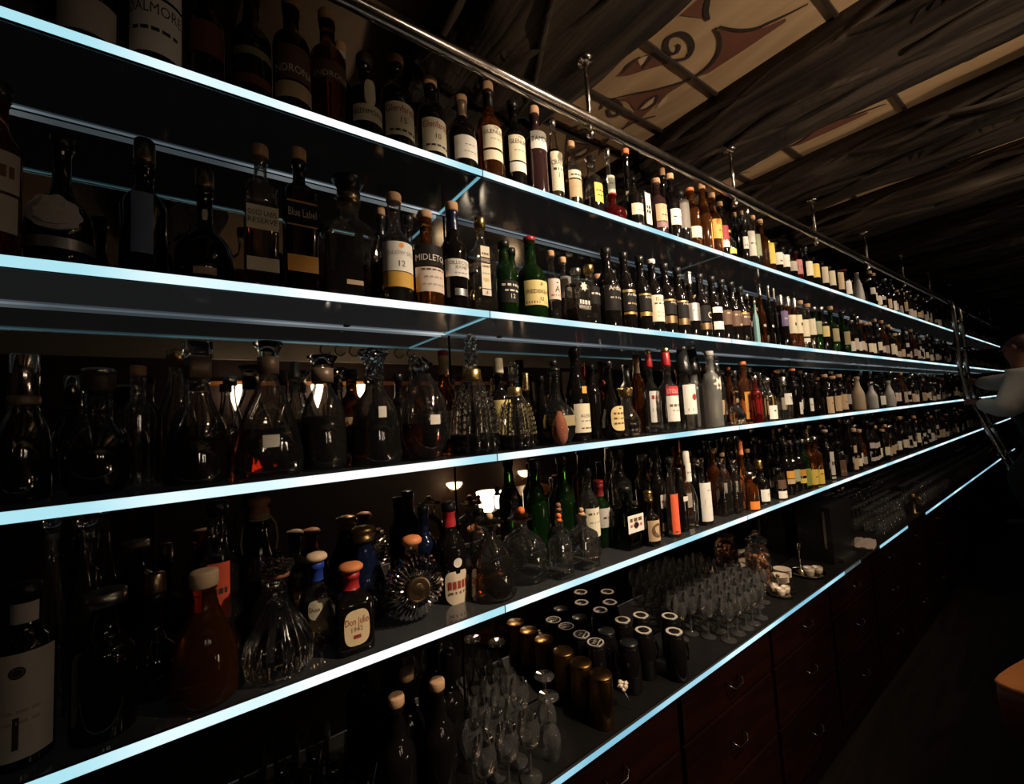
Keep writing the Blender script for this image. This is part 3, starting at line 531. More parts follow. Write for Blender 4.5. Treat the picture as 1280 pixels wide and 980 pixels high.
  ('whisky_bottle', -0.207, 1.1, 0.267, 0.0481, 'ballb', 'dark', 'black', [('shell', 0.246, 0.492, 42, []), ('steel', 0.148, 0.224, 81, [])], 'black round decanter with a white scalloped relief plaque on the second shelf', None, {}, None),
  ('whisky_bottle', -0.0917, 1.12, 0.3119, 0.0382, 'std', 'dark', 'bronze', [('blue', 0.195, 0.592, 26, [])], 'dark bottle with tall bronze cap and bluish upright label on the second shelf', None, {}, None),
  ('whisky_bottle', 0.0092, 1.12, 0.2783, 0.0546, 'ballb', 'dark', 'bronze', [('cream', 0.569, 0.656, 18, []), ('tan', 0.103, 0.158, 22, [])], 'dark bulbous decanter with small oval neck tag on the second shelf', None, {}, None),
  ('whisky_bottle', 0.1091, 1.0487, 0.3274, 0.035, 'square', 'darkliq', 'cork', [('cream', 0.381, 0.541, 0, [('GOLD LABEL', 0.68, 0.22, 'ink'), ('RESERVE', 0.36, 0.22, 'ink')]), ('cream', 0.106, 0.195, 0, [])], 'square bottle with pale label and pale strap label on the second shelf', None, {}, None),
  ('whisky_bottle', 0.1887, 1.0613, 0.3534, 0.0368, 'square', 'dark', 'cork', [('goldline', 0.586, 0.601, 0, []), ('black', 0.449, 0.58, 0, [('Blue Label', 0.55, 0.4, 'pale')]), ('goldline', 0.433, 0.444, 0, []), ('amberlab', 0.137, 0.245, 0, [])], 'square dark bottle with black label and golden strap on the second shelf', None, {}, None),
  ('whisky_bottle', 0.3175, 1.12, 0.3448, 0.0734, 'flask', 'darkred', 'flareblack', [('tan', 0.15, 0.185, 16, [])], 'wide dark faceted decanter with flared black stopper on the second shelf', None, {}, None),
  ('whisky_bottle', 0.4242, 1.185, 0.3252, 0.0266, 'std', 'dark', 'cork', [], 'black bottle with tan-topped stopper behind the wide decanter on the second shelf', 'black', {}, None),
  ('whisky_bottle', 0.4148, 1.055, 0.3013, 0.0421, 'squat', 'halfpale', 'cork', [('white', 0.27, 0.523, 68, [('o', 0.87, 0.17, 'orange'), ('YELLOW SPOT', 0.62, 0.13, 'grey'), ('12', 0.25, 0.2, 'ink')]), ('goldlab', 0.134, 0.263, 68, [])], 'clear bottle with white label, orange dot and golden strap on the second shelf', None, {}, None),
  ('whisky_bottle', 0.5087, 1.185, 0.3187, 0.0306, 'squat', 'clear', 'black', [], 'clear bottle with dark stopper behind the orange-dot label on the second shelf', None, {}, None),
  ('whisky_bottle', 0.5024, 1.055, 0.2742, 0.0434, 'squat', 'amber', 'cork', [('blacklab', 0.399, 0.604, 70, [('MIDLETON', 0.38, 0.3, 'pale')]), ('blush', 0.141, 0.383, 68, [('-----', 0.9, 0.06, 'ink'), ('----', 0.6, 0.07, 'grey'), ('-----', 0.3, 0.06, 'grey')])], 'brown bottle with black upper label and blush lower label on the second shelf', None, {}, None),
  ('whisky_bottle', 0.5869, 1.0552, 0.3208, 0.0396, 'burg', 'dark', 'cork', [('white', 0.291, 0.445, 66, [('COLLECTION', 0.78, 0.2, 'ink'), ('XXVIII', 0.52, 0.18, 'ink'), ('----', 0.2, 0.07, 'grey')]), ('steel', 0.123, 0.186, 30, [])], 'slender dark bottle with navy foil neck and white label on the second shelf', 'navy', {}, None),
  ('whisky_bottle', 0.68, 1.055, 0.297, 0.0411, 'flask', 'halfpale', 'gold', [('cream', 0.573, 0.685, 22, [('---', 0.3, 0.2, 'umber')]), ('umber', 0.518, 0.565, 22, [('BUSHMILLS', 0.5, 0.6, 'pale')]), ('cream', 0.256, 0.51, 22, [('-----', 0.88, 0.07, 'umber'), ('---', 0.6, 0.05, 'grey'), ('-', 0.35, 0.12, 'gold')]), ('blush', 0.185, 0.248, 22, [('4', 0.5, 0.6, 'red')])], 'flat clear bottle with long cream arched label and gold cap on the second shelf', None, {}, None),
  ('whisky_bottle', 0.7629, 1.055, 0.2418, 0.0379, 'burg', 'green', 'black', [('blacklab', 0.163, 0.446, 68, [('----', 0.8, 0.1, 'pale'), ('12', 0.3, 0.2, 'pale'), ('---', 0.55, 0.08, 'pale')])], 'green bottle with black printed label on the second shelf', None, {}, None),
  ('whisky_bottle', 0.8891, 1.185, 0.2883, 0.0339, 'burg', 'green', 'black', [], 'green bottle peeking out behind the black printed label on the second shelf', None, {}, None),
  ('whisky_bottle', 0.8678, 1.055, 0.2759, 0.0482, 'squat2', 'green', 'red', [('butter', 0.148, 0.434, 68, [('REDBREAST', 0.55, 0.16, 'umber'), ('12', 0.25, 0.15, 'ink'), ('A', 0.85, 0.14, 'ink')]), ('wine', 0.167, 0.194, 69, [])], 'green round-shouldered bottle with butter yellow label on the second shelf', None, {}, None),
  ('whisky_bottle', 0.9559, 1.055, 0.2466, 0.0264, 'std', 'halfliq', 'cork', [('blush', 0.303, 0.586, 68, [('-', 0.8, 0.06, 'ink'), ('A', 0.5, 0.3, 'ink'), ('---', 0.2, 0.08, 'rose')])], 'clear-shouldered bottle with blush label and small figure on the second shelf', None, {}, None),
  ('whisky_bottle', 1.0734, 1.1218, 0.2674, 0.0269, 'std', 'smoke', 'cork', [('print', 0.415, 0.71, 66, [])], 'clear bottle with banded print behind the square bottle on the second shelf', None, {}, None),
  ('whisky_bottle', 1.0649, 1.0491, 0.2013, 0.0376, 'square', 'halfliq', 'silver', [('none', 0.166, 0.882, 0, [('*', 0.66, 0.2, 'pale'), ('----', 0.28, 0.1, 'pale'), ('WHISKY', 0.16, 0.1, 'pale')])], 'square clear bottle with white print, nearly empty on the second shelf', None, {}, None),
  ('whisky_bottle', 1.1412, 1.0595, 0.2286, 0.0341, 'std', 'halfliq', 'gold', [('blacklab', 0.343, 0.62, 50, [('---', 0.6, 0.1, 'pale')])], 'clear bottle with gold cap and small black framed label on the second shelf', None, {}, None),
  ('whisky_bottle', 1.2345, 1.055, 0.3071, 0.0432, 'burg', 'dark', 'black', [('blacklab', 0.201, 0.51, 68, [('Ardbeg', 0.85, 0.22, 'pale'), ('---', 0.5, 0.07, 'grey')])], 'largest black bottle, leftmost of the black-labelled row on the second shelf', None, {}, None),
  ('whisky_bottle', 1.335, 1.055, 0.3099, 0.0365, 'burg', 'dark', 'black', [('goldline', 0.466, 0.496, 68, []), ('blacklab', 0.227, 0.466, 68, [('Ardbeg', 0.85, 0.22, 'pale'), ('---', 0.4, 0.08, 'gold')]), ('goldline', 0.188, 0.217, 68, [])], 'second black bottle of the row, pale gothic name on its label on the second shelf', None, {}, None),
  ('whisky_bottle', 1.4329, 1.055, 0.3111, 0.0365, 'burg', 'dark', 'black', [('goldline', 0.463, 0.484, 68, []), ('blacklab', 0.258, 0.463, 68, [('Ardbeg', 0.85, 0.2, 'pale')]), ('goldline', 0.197, 0.248, 68, [])], 'black bottle with gold-framed label left of the big cream label on the second shelf', None, {}, None),
  ('whisky_bottle', 1.5109, 1.055, 0.3112, 0.0365, 'burg', 'dark', 'white', [('cream', 0.147, 0.494, 68, [('ISLAY', 0.85, 0.14, 'umber'), ('----', 0.68, 0.06, 'ink'), ('----', 0.35, 0.04, 'grey'), ('----', 0.2, 0.04, 'grey')])], 'black bottle with white top and big cream label on the second shelf', None, {}, None),
  ('whisky_bottle', 1.5987, 1.055, 0.3087, 0.0365, 'burg', 'dark', 'black', [('goldline', 0.456, 0.478, 68, []), ('blacklab', 0.27, 0.456, 68, [('Ardbeg', 0.85, 0.2, 'pale')]), ('bronzelab', 0.15, 0.248, 68, [])], 'black bottle right of the big cream label on the second shelf', None, {}, None),
  ('whisky_bottle', 1.6917, 1.055, 0.3062, 0.0365, 'burg', 'dark', 'black', [('goldline', 0.472, 0.495, 68, []), ('blacklab', 0.256, 0.472, 68, [('Ardbeg', 0.88, 0.2, 'pale')]), ('bronzelab', 0.154, 0.245, 68, [])], 'black bottle left of the silver-labelled one on the second shelf', None, {}, None),
  ('whisky_bottle', 1.7777, 1.055, 0.3015, 0.0365, 'burg', 'dark', 'silverfoil', [('silver', 0.239, 0.499, 70, [('---', 0.6, 0.14, 'grey'), ('--', 0.35, 0.12, 'grey')])], 'black bottle with silver label and silver neck on the second shelf', None, {}, None),
  ('whisky_bottle', 1.8688, 1.055, 0.3042, 0.0365, 'burg', 'dark', 'black', [('blacklab', 0.251, 0.492, 68, [('C', 0.4, 0.4, 'pale')]), ('bronzelab', 0.13, 0.226, 68, [])], 'black bottle with white curl on its label on the second shelf', None, {}, None),
  ('whisky_bottle', 1.9723, 1.055, 0.308, 0.0365, 'burg', 'dark', 'black', [('white', 0.411, 0.497, 68, []), ('white', 0.154, 0.276, 68, [('--', 0.5, 0.1, 'grey')])], 'black bottle with two small white labels on the second shelf', None, {}, None),
  ('whisky_bottle', 2.0594, 1.055, 0.3049, 0.0365, 'burg', 'dark', 'black', [('umber', 0.252, 0.482, 68, [('--', 0.8, 0.12, 'tan')])], 'black bottle with brown label right of the two white labels on the second shelf', None, {}, None),
  ('whisky_bottle', 2.1513, 1.055, 0.3057, 0.0365, 'burg', 'dark', 'black', [('umber', 0.25, 0.498, 68, [('---', 0.75, 0.12, 'tan'), ('-', 0.1, 0.1, 'pale')])], 'black bottle with brown label and a pale speck on the second shelf', None, {}, None),
  ('whisky_bottle', 2.2389, 1.055, 0.2928, 0.0361, 'burg', 'dark', 'black', [('goldline', 0.494, 0.522, 68, []), ('umber', 0.299, 0.494, 68, [('---', 0.75, 0.12, 'pale')])], 'black bottle with gold-edged brown label on the second shelf', None, {}, None),
  ('whisky_bottle', 2.3125, 1.055, 0.2641, 0.0223, 'flask', 'dark', 'silver', [('none', 0.02, 0.71, 0, [('V', 0.55, 0.2, 'grey')])], 'dark smooth flat bottle left of the pale turquoise one on the second shelf', None, {}, None),
  ('whisky_bottle', 2.3894, 1.055, 0.2388, 0.0169, 'flask', 'turq', 'silver', [], 'pale turquoise flat bottle on the second shelf', None, {}, None),
  ('whisky_bottle', 2.6098, 1.12, 0.385, 0.0263, 'flask', 'amber', 'silverfoil', [('white', 0.329, 0.365, 40, [])], 'tall tawny flat bottle with silver neck on the second shelf', None, {}, None),
  ('whisky_bottle', 2.5646, 1.055, 0.3451, 0.0174, 'flask', 'dark', 'silverfoil', [('white', 0.311, 0.349, 40, [])], 'dark flat bottle with silver neck and one white dash on the second shelf', None, {}, None),
  ('whisky_bottle', 2.6335, 1.055, 0.3404, 0.0137, 'flask', 'dark', 'silverfoil', [], 'plain dark flat bottle with silver neck on the second shelf', None, {}, None),
  ('whisky_bottle', 2.7025, 1.055, 0.3072, 0.0338, 'std', 'dark', 'silverfoil', [('violet', 0.391, 0.676, 68, [('--', 0.5, 0.1, 'pale')])], 'bottle with violet label on the second shelf', None, {}, None),
  ('whisky_bottle', 2.7984, 1.055, 0.3092, 0.0365, 'std', 'amber', 'silverfoil', [('cream', 0.274, 0.624, 68, [('o', 0.5, 0.18, 'ink')])], 'left one of two cream labels with a dark spot on the second shelf', None, {}, None),
  ('whisky_bottle', 2.8873, 1.055, 0.3099, 0.0365, 'std', 'amber', 'silverfoil', [('cream', 0.293, 0.65, 68, [('o', 0.5, 0.18, 'ink')])], 'right one of two cream labels with a dark spot on the second shelf', None, {}, None),
  ('whisky_bottle', 2.9795, 1.055, 0.3057, 0.0365, 'std', 'paleliq', 'cork', [('cream', 0.254, 0.59, 68, []), ('white', 0.142, 0.222, 68, [])], 'bottle with arched cream label over a white strap on the second shelf', None, {}, None),
  ('whisky_bottle', 3.0877, 1.055, 0.2975, 0.0365, 'std', 'paleliq', 'cork', [('cream', 0.318, 0.655, 68, [('-', 0.5, 0.2, 'umber')])], 'bottle with cream label right of the white strap on the second shelf', None, {}, None),
  ('whisky_bottle', 3.1881, 1.055, 0.2875, 0.0365, 'std', 'green', 'silver', [('sage', 0.369, 0.655, 68, [])], 'green-tinted bottle with dull label on the second shelf', None, {}, None),
  ('whisky_bottle', 3.3088, 1.055, 0.3001, 0.0365, 'std', 'dark', 'silver', [('butter', 0.328, 0.556, 68, [('-', 0.5, 0.3, 'ochre')])], 'dark bottle with golden square label on the second shelf', None, {}, None),
  ('whisky_bottle', 3.4803, 1.055, 0.3235, 0.0365, 'squat', 'green', 'cork', [('khaki', 0.237, 0.507, 68, [])], 'dark bottle with khaki label on the second shelf', None, {}, None),
  ('whisky_bottle', 3.6915, 1.055, 0.3053, 0.0365, 'squat', 'green', 'black', [('khaki', 0.216, 0.514, 68, [('--', 0.5, 0.05, 'umber')])], 'wider dark bottle with khaki label right of its twin on the second shelf', None, {}, None),
 ],
 3: [
  ('decanter', -0.2498, 1.11, 0.2582, 0.0373, 'decw', 'smokeliq', 'talls', [], 'broad clear decanter with tall polished cylinder stopper, leftmost decanter on the third shelf', None, {}, None),
  ('liqueur_bottle', -0.1548, 1.11, 0.2359, 0.0508, 'ballb3', 'smokeliq', 'wide', [], 'dark globe decanter with wide lattice-cut stopper on the third shelf', None, {}, None),
  ('liqueur_bottle', -0.1051, 1.1841, 0.2509, 0.0272, 'std', 'clear', 'cork', [], 'clear cork-stoppered bottle behind the globe decanter on the third shelf', None, {}, None),
  ('liqueur_bottle', -0.0418, 1.1942, 0.2893, 0.0353, 'slope', 'clear', 'gold', [], 'clear sloping bottle with gold cap behind the cone decanter on the third shelf', None, {}, None),
  ('decanter', -0.0038, 1.1052, 0.2924, 0.0598, 'bell', 'darkhalf', 'blocks', [], 'cone-shaped decanter of black liquid with tall block stopper on the third shelf', None, {}, None),
  ('liqueur_bottle', 0.0563, 1.185, 0.2305, 0.0287, 'slope', 'clear', 'silver', [], 'clear bottle with wide silver collar behind two decanters on the third shelf', None, {}, None),
  ('decanter', 0.1224, 1.0793, 0.295, 0.0674, 'bellf', 'redhalf', 'flare', [('paper', 0.219, 0.308, 14, [])], 'flat clear decanter with bucket-shaped glass stopper and paper tag on the third shelf', None, {}, None),
  ('liqueur_bottle', 0.1938, 1.1916, 0.2689, 0.027, 'slope', 'clear', 'pewter', [], 'clear slender bottle with pewter capsule on the third shelf', None, {}, None),
  ('decanter', 0.2436, 1.122, 0.275, 0.057, 'bell2', 'darkhalf', 'flare', [], 'bell-shaped decanter of dark liquid with flared glass stopper on the third shelf', None, {}, None),
  ('liqueur_bottle', 0.3298, 1.1867, 0.2504, 0.0329, 'std', 'amber', 'black', [('tan', 0.201, 0.49, 66, [('WINE', 0.72, 0.26, 'red'), ('---', 0.4, 0.06, 'grey')])], 'amber bottle with tan label and red lettering behind two decanters on the third shelf', None, {}, None),
  ('decanter', 0.3608, 1.0924, 0.2916, 0.0623, 'bell2', 'darkred2', 'twist', [('paper', 0.399, 0.492, 10, [])], 'angular-shouldered decanter with twisted crystal stopper on the third shelf', None, {}, None),
  ('liqueur_bottle', 0.4605, 1.185, 0.2387, 0.0242, 'std', 'dark', 'black', [], 'black-capped bottle behind the egg decanter on the third shelf', None, {}, None),
  ('decanter', 0.4884, 1.0762, 0.273, 0.0646, 'egg', 'redhalf', 'flame', [('paper', 0.337, 0.426, 12, [])], 'egg-shaped decanter half full of brown spirit on the third shelf', None, {}, None),
  ('liqueur_bottle', 0.6059, 1.185, 0.3146, 0.0318, 'bord', 'amber', 'red', [('white', 0.139, 0.403, 66, [('WINE', 0.7, 0.2, 'red'), ('A', 0.9, 0.1, 'red'), ('---', 0.4, 0.05, 'grey')])], 'amber bottle with red wax top and white label on the third shelf', 'tan', {}, None),
  ('decanter', 0.6431, 1.08, 0.35, 0.0713, 'bellr', 'darklow', 'bead', [], 'large rope-ribbed crystal decanter with beaded stopper and gold collar on the third shelf', None, {'collar': 'gold'}, None),
  ('liqueur_bottle', 0.8094, 1.185, 0.2965, 0.0351, 'std', 'dark', 'cream', [('butter', 0.105, 0.524, 68, [('LU', 0.45, 0.1, 'ink')])], 'dark bottle with cream top and long butter yellow label on the third shelf', None, {}, None),
  ('decanter', 0.7944, 1.08, 0.2713, 0.0601, 'bellr', 'darklow', 'bead', [], 'smaller rope-ribbed crystal decanter with beaded stopper on the third shelf', None, {'collar': 'gold'}, None),
  ('liqueur_bottle', 0.9235, 1.186, 0.2495, 0.0244, 'std', 'dark', 'goldtall', [], 'dark bottle with tall gold capsule on the third shelf', None, {}, None),
  ('liqueur_bottle', 1.0053, 1.2043, 0.2409, 0.0248, 'slope', 'dark', 'black', [], 'dark slender bottle right of the gold capsule on the third shelf', None, {}, None),
  ('liqueur_bottle', 0.9909, 1.113, 0.2897, 0.0659, 'ballb', 'smokeliq', 'ball', [('khaki', 0.205, 0.323, 28, [])], 'smoky round bottle with black ball stopper on the third shelf', None, {}, None),
  ('liqueur_bottle', 0.9353, 1.0375, 0.1087, 0.0263, 'egg', 'rosecut', 'none', [], 'small cut-glass egg bottle, orange and clear on the third shelf', None, {}, None),
  ('liqueur_bottle', 1.1013, 1.12, 0.3352, 0.0423, 'slope', 'dark', 'black', [('goldlab', 0.499, 0.574, 16, []), ('cream', 0.089, 0.39, 62, [('ALEXA', 0.58, 0.11, 'ink'), ('---', 0.4, 0.05, 'grey'), ('---', 0.15, 0.05, 'umber')])], 'tall dark bottle with gold medallion and cream label on the third shelf', None, {}, None),
  ('liqueur_bottle', 1.2508, 1.185, 0.2855, 0.0305, 'std', 'dark', 'black', [], 'black-capped bottle behind the tall medallion bottle on the third shelf', None, {}, None),
  ('liqueur_bottle', 1.2031, 1.055, 0.2796, 0.0431, 'tear', 'dark', 'black', [('butteroval', 0.103, 0.415, 50, [('-', 0.9, 0.06, 'umber'), ('----', 0.7, 0.08, 'umber'), ('---', 0.5, 0.08, 'umber'), ('----', 0.3, 0.07, 'umber')])], 'black teardrop bottle with butter oval label on the third shelf', None, {}, None),
  ('decanter', 1.2981, 1.064, 0.2043, 0.0507, 'decl', 'clearlow', 'crown', [], 'clear round decanter with gold crown collar on the third shelf', None, {}, None),
  ('liqueur_bottle', 1.5342, 1.185, 0.3345, 0.0291, 'std', 'amber', 'wine', [], 'amber bottle with wine-red top behind the crown decanter on the third shelf', 'tan', {}, None),
  ('liqueur_bottle', 1.5208, 1.1111, 0.3266, 0.0292, 'std', 'clear', 'redgold', [('white', 0.132, 0.523, 66, [('---', 0.8, 0.12, 'red'), ('--', 0.4, 0.1, 'grey')])], 'clear bottle with red cap and gold tip, half hidden on the third shelf', None, {}, None),
  ('liqueur_bottle', 1.5477, 1.0483, 0.3251, 0.0376, 'std', 'clear', 'redgold', [('redlab', 0.46, 0.568, 68, [('STOLICHN', 0.45, 0.5, 'pale')]), ('white', 0.136, 0.45, 68, [('----', 0.62, 0.1, 'umber'), ('---', 0.42, 0.05, 'grey')])], 'clear bottle with red cap and red-banded white label on the third shelf', None, {}, None),
  ('liqueur_bottle', 1.7024, 1.07, 0.3593, 0.0424, 'std', 'clear', 'blackcone', [('white', 0.186, 0.536, 68, [('O', 0.58, 0.22, 'red'), ('--', 0.15, 0.1, 'grey')])], 'clear bottle with black neck and white label with red square on the third shelf', None, {}, None),
  ('liqueur_bottle', 1.8809, 1.132, 0.378, 0.0426, 'std', 'frost', 'blackcone', [], 'frosted bottle with long black cone cap on the third shelf', None, {}, None),
  ('liqueur_bottle', 1.8841, 1.0494, 0.3463, 0.0384, 'std', 'frost', 'frost', [('none', 0.148, 0.664, 0, [('*', 0.8, 0.3, 'pale')])], 'tall frosted bottle with etched tree on the third shelf', None, {}, None),
  ('liqueur_bottle', 1.9765, 1.07, 0.3267, 0.0317, 'egg', 'clear', 'glasscap', [], 'crystal skull-like bottle right of the frosted ones on the third shelf', None, {}, None),
  ('liqueur_bottle', 2.3094, 1.185, 0.2981, 0.0211, 'std', 'amber', 'orange', [], 'amber bottle with small orange stopper on the third shelf', None, {}, None),
  ('liqueur_bottle', 2.0916, 1.05, 0.1797, 0.0357, 'decl', 'cut', 'glasscap', [], 'sparkling diamond-cut bottle on the third shelf', None, {}, None),
  ('liqueur_bottle', 2.2914, 1.1008, 0.3168, 0.0356, 'std', 'amber', 'orange', [('ochre', 0.056, 0.495, 66, [('TITO', 0.88, 0.16, 'umber'), ('o', 0.58, 0.2, 'wine'), ('---', 0.3, 0.06, 'umber')])], 'bottle with ochre label and round emblem on the third shelf', None, {}, None),
  ('liqueur_bottle', 2.277, 1.0399, 0.2347, 0.0254, 'std', 'redglass', 'silver', [], 'dark red bottle with silver screw cap on the third shelf', None, {}, None),
  ('liqueur_bottle', 2.6654, 1.185, 0.2723, 0.02, 'std', 'clear', 'silver', [], 'clear bottle with grey cap behind the dark red one on the third shelf', None, {}, None),
  ('liqueur_bottle', 2.4303, 1.05, 0.2243, 0.0365, 'squat', 'paleliq', 'silver', [('white', 0.043, 0.358, 66, [('--', 0.6, 0.1, 'ink')])], 'clear bottle with white low label right of the dark red one on the third shelf', None, {}, None),
  ('liqueur_bottle', 2.8657, 1.185, 0.2898, 0.0207, 'std', 'dark', 'orange', [], 'black bottle with orange top, first of two on the third shelf', None, {}, None),
  ('liqueur_bottle', 2.624, 1.05, 0.2343, 0.0365, 'std', 'clear', 'silverfoil', [('white', 0.336, 0.598, 64, [('Y', 0.5, 0.5, 'ink')])], 'clear bottle with square white label and black figure on the third shelf', None, {}, None),
  ('liqueur_bottle', 2.8325, 1.08, 0.2866, 0.0365, 'std', 'dark', 'orange', [('white', 0.063, 0.306, 30, [('A', 0.5, 0.3, 'grey')])], 'black bottle with orange top, second of two on the third shelf', None, {}, None),
  ('liqueur_bottle', 2.9714, 1.06, 0.2624, 0.0263, 'bell', 'dark', 'silver', [('white', 0.115, 0.407, 50, [('--', 0.5, 0.1, 'grey')])], 'black cone bottle with slanted white label on the third shelf', None, {}, None),
  ('liqueur_bottle', 3.0839, 1.05, 0.203, 0.0332, 'bell', 'dark', 'black', [], 'squat black bottle before the beige labels on the third shelf', None, {}, None),
  ('liqueur_bottle', 3.2934, 1.07, 0.2573, 0.0365, 'std', 'dark', 'cork', [('tan', 0.02, 0.431, 68, [('--', 0.6, 0.06, 'umber')])], 'first of three beige-labelled bottles on the third shelf', None, {}, None),
  ('liqueur_bottle', 3.4007, 1.06, 0.2467, 0.0365, 'std', 'dark', 'cork', [('tan', 0.056, 0.46, 68, [])], 'second of three beige-labelled bottles on the third shelf', None, {}, None),
  ('liqueur_bottle', 3.5193, 1.06, 0.2587, 0.0365, 'std', 'dark', 'cork', [('tan', 0.077, 0.471, 68, [('--', 0.5, 0.06, 'ink')])], 'third of three beige-labelled bottles on the third shelf', None, {}, None),
  ('liqueur_bottle', 3.9085, 1.07, 0.2463, 0.0402, 'slope', 'beige', 'beige', [], 'matt beige bottle with sloping shoulders on the third shelf', None, {}, None),
  ('liqueur_bottle', 4.1767, 1.06, 0.2039, 0.0365, 'slope', 'ceramic', 'silver', [], 'white bottle right of the matt beige one on the third shelf', None, {}, None),
  ('liqueur_bottle', 4.3696, 1.06, 0.1528, 0.0365, 'std', 'dark', 'black', [('white', 0.171, 0.625, 68, [])], 'dark bottle with square white label near two pale bottles on the third shelf', None, {}, None),
  ('liqueur_bottle', 4.6372, 1.06, 0.2173, 0.0365, 'slope', 'ceramic', 'ceramic', [], 'grey-white bottle farther right of the matt beige one on the third shelf', None, {}, None),
 ],
 4: [
  ('spirit_bottle', -0.233, 1.075, 0.2773, 0.037, 'std', 'dark', 'black', [('greywhite', 0.783, 0.898, 66, []), ('greywhite', 0.067, 0.642, 72, [('O', 0.82, 0.12, 'ink'), ('----', 0.45, 0.03, 'grey'), ('----', 0.35, 0.03, 'grey'), ('I', 0.25, 0.3, 'ink')])], 'large dark bottle with big white label and ink blot, leftmost on the fourth shelf', None, {}, None),
  ('spirit_bottle', -0.2234, 1.1737, 0.3759, 0.0217, 'slope', 'clear', 'glasscap', [], 'clear slim bottle at the back, left of its twin on the fourth shelf', None, {}, None),
  ('spirit_bottle', -0.1796, 1.1963, 0.3649, 0.026, 'slope', 'clear', 'glasscap', [], 'clear slim bottle at the back, right of its twin on the fourth shelf', None, {}, None),
  ('spirit_bottle', -0.1371, 1.0739, 0.2384, 0.0444, 'bord', 'dark', 'steel', [], 'black broad bottle with pale metal cap on the fourth shelf', None, {}, None),
  ('spirit_bottle', -0.0729, 1.1469, 0.2339, 0.0512, 'ballb', 'dark', 'bronze', [], 'black globe bottle with brown cap behind the broad one on the fourth shelf', None, {}, None),
  ('spirit_bottle', 0.0058, 1.0679, 0.2404, 0.0571, 'bell', 'amber', 'woodcork', [], 'bell-shaped amber bottle with wide wooden cork on the fourth shelf', None, {}, None),
  ('spirit_bottle', 0.0317, 1.1845, 0.3546, 0.0397, 'bord', 'clear', 'black', [('redor', 0.313, 0.644, 30, [('----', 0.5, 0.1, 'ink')])], 'clear bottle with upright orange-red label on the fourth shelf', None, {}, None),
  ('spirit_bottle', 0.1113, 1.1855, 0.3529, 0.0383, 'slope', 'dark', 'woodball', [], 'dark bottle with turned wooden cap and rope on the fourth shelf', None, {}, None),
  ('decanter', 0.1347, 1.0758, 0.2315, 0.0702, 'agave', 'cut', 'pine', [], 'cut crystal decanter with pinecone stopper on the fourth shelf', None, {}, None),
  ('spirit_bottle', 0.2242, 1.1405, 0.2089, 0.0386, 'squat', 'halfpale', 'mushtan', [('oval', 0.32, 0.533, 40, [('Don Julio', 0.5, 0.3, 'umber')])], 'clear bottle with pale mushroom cap, blue neck and oval label on the fourth shelf', 'blue', {}, None),
  ('spirit_bottle', 0.2827, 1.0655, 0.1885, 0.0473, 'squares', 'dark', 'mushbr', [('ovalc', 0.1, 0.506, 36, [('Don Julio', 0.66, 0.26, 'wine'), ('1942', 0.46, 0.13, 'umber'), ('-', 0.25, 0.1, 'wine')])], 'dark bottle with brown mushroom cap, red neck and cream oval label on the fourth shelf', 'red', {}, None),
  ('spirit_bottle', 0.3549, 1.2032, 0.235, 0.0594, 'bell', 'navy', 'brass', [], 'dark blue bottle with brass bell top on the fourth shelf', None, {}, None),
  ('decanter', 0.4419, 1.085, 0.2143, 0.0857, 'disc', 'cut2', 'mushor', [], 'sunburst disc decanter with orange-brown stopper and medallion on the fourth shelf', None, {}, None),
  ('spirit_bottle', 0.5225, 1.1889, 0.2623, 0.0317, 'bord', 'navy', 'black', [], 'dark navy bottle behind the sunburst decanter on the fourth shelf', 'navy', {}, None),
  ('spirit_bottle', 0.5781, 1.1373, 0.2691, 0.0426, 'burg', 'dark', 'black', [('none', 0.369, 0.449, 0, [('o', 0.5, 1.2, 'pale')]), ('shield', 0.02, 0.329, 52, [('-----', 0.55, 0.25, 'wine'), ('---', 0.3, 0.08, 'umber')])], 'dark bottle with red wax neck and shield-shaped label on the fourth shelf', 'red', {}, None),
  ('spirit_bottle', 0.7102, 1.1919, 0.2209, 0.0327, 'std', 'clear', 'black', [], 'clear bottle with black ball top behind the shield label on the fourth shelf', None, {}, None),
  ('spirit_bottle', 0.68, 1.0831, 0.2322, 0.0712, 'pyr', 'amberlow', 'ballglass', [], 'tapering clear decanter with tan ball stopper and amber spirit on the fourth shelf', None, {}, None),
  ('spirit_bottle', 0.8272, 1.1266, 0.2178, 0.0797, 'dome', 'clear', 'ballor', [], 'domed clear decanter with orange and glass ball stopper on the fourth shelf', None, {}, None),
  ('spirit_bottle', 0.8827, 1.2346, 0.2512, 0.0337, 'std', 'clear', 'ballbr', [], 'clear bottle with dark brown ball stopper at the back on the fourth shelf', None, {}, None),
  ('spirit_bottle', 0.914, 1.0455, 0.1946, 0.034, 'squares', 'clear', 'ballor2', [], 'small square clear bottle with orange ball stopper on the fourth shelf', None, {}, None),
  ('spirit_bottle', 1.0015, 1.1444, 0.2, 0.0345, 'squat', 'clear', 'balltan', [], 'clear bottle with brown ball stopper behind the small square one on the fourth shelf', None, {}, None),
  ('spirit_bottle', 1.0301, 1.0629, 0.1901, 0.0457, 'squares', 'clear', 'balltan2', [], 'square clear bottle with tan ball stopper right of the orange one on the fourth shelf', None, {}, None),
  ('spirit_bottle', 0.9557, 1.2081, 0.3497, 0.0424, 'burg', 'green', 'black', [], 'green bottle at the back, left one of two on the fourth shelf', None, {}, None),
  ('spirit_bottle', 1.0788, 1.2001, 0.3549, 0.0438, 'burg', 'green', 'black', [], 'green bottle at the back, right one of two on the fourth shelf', None, {}, None),
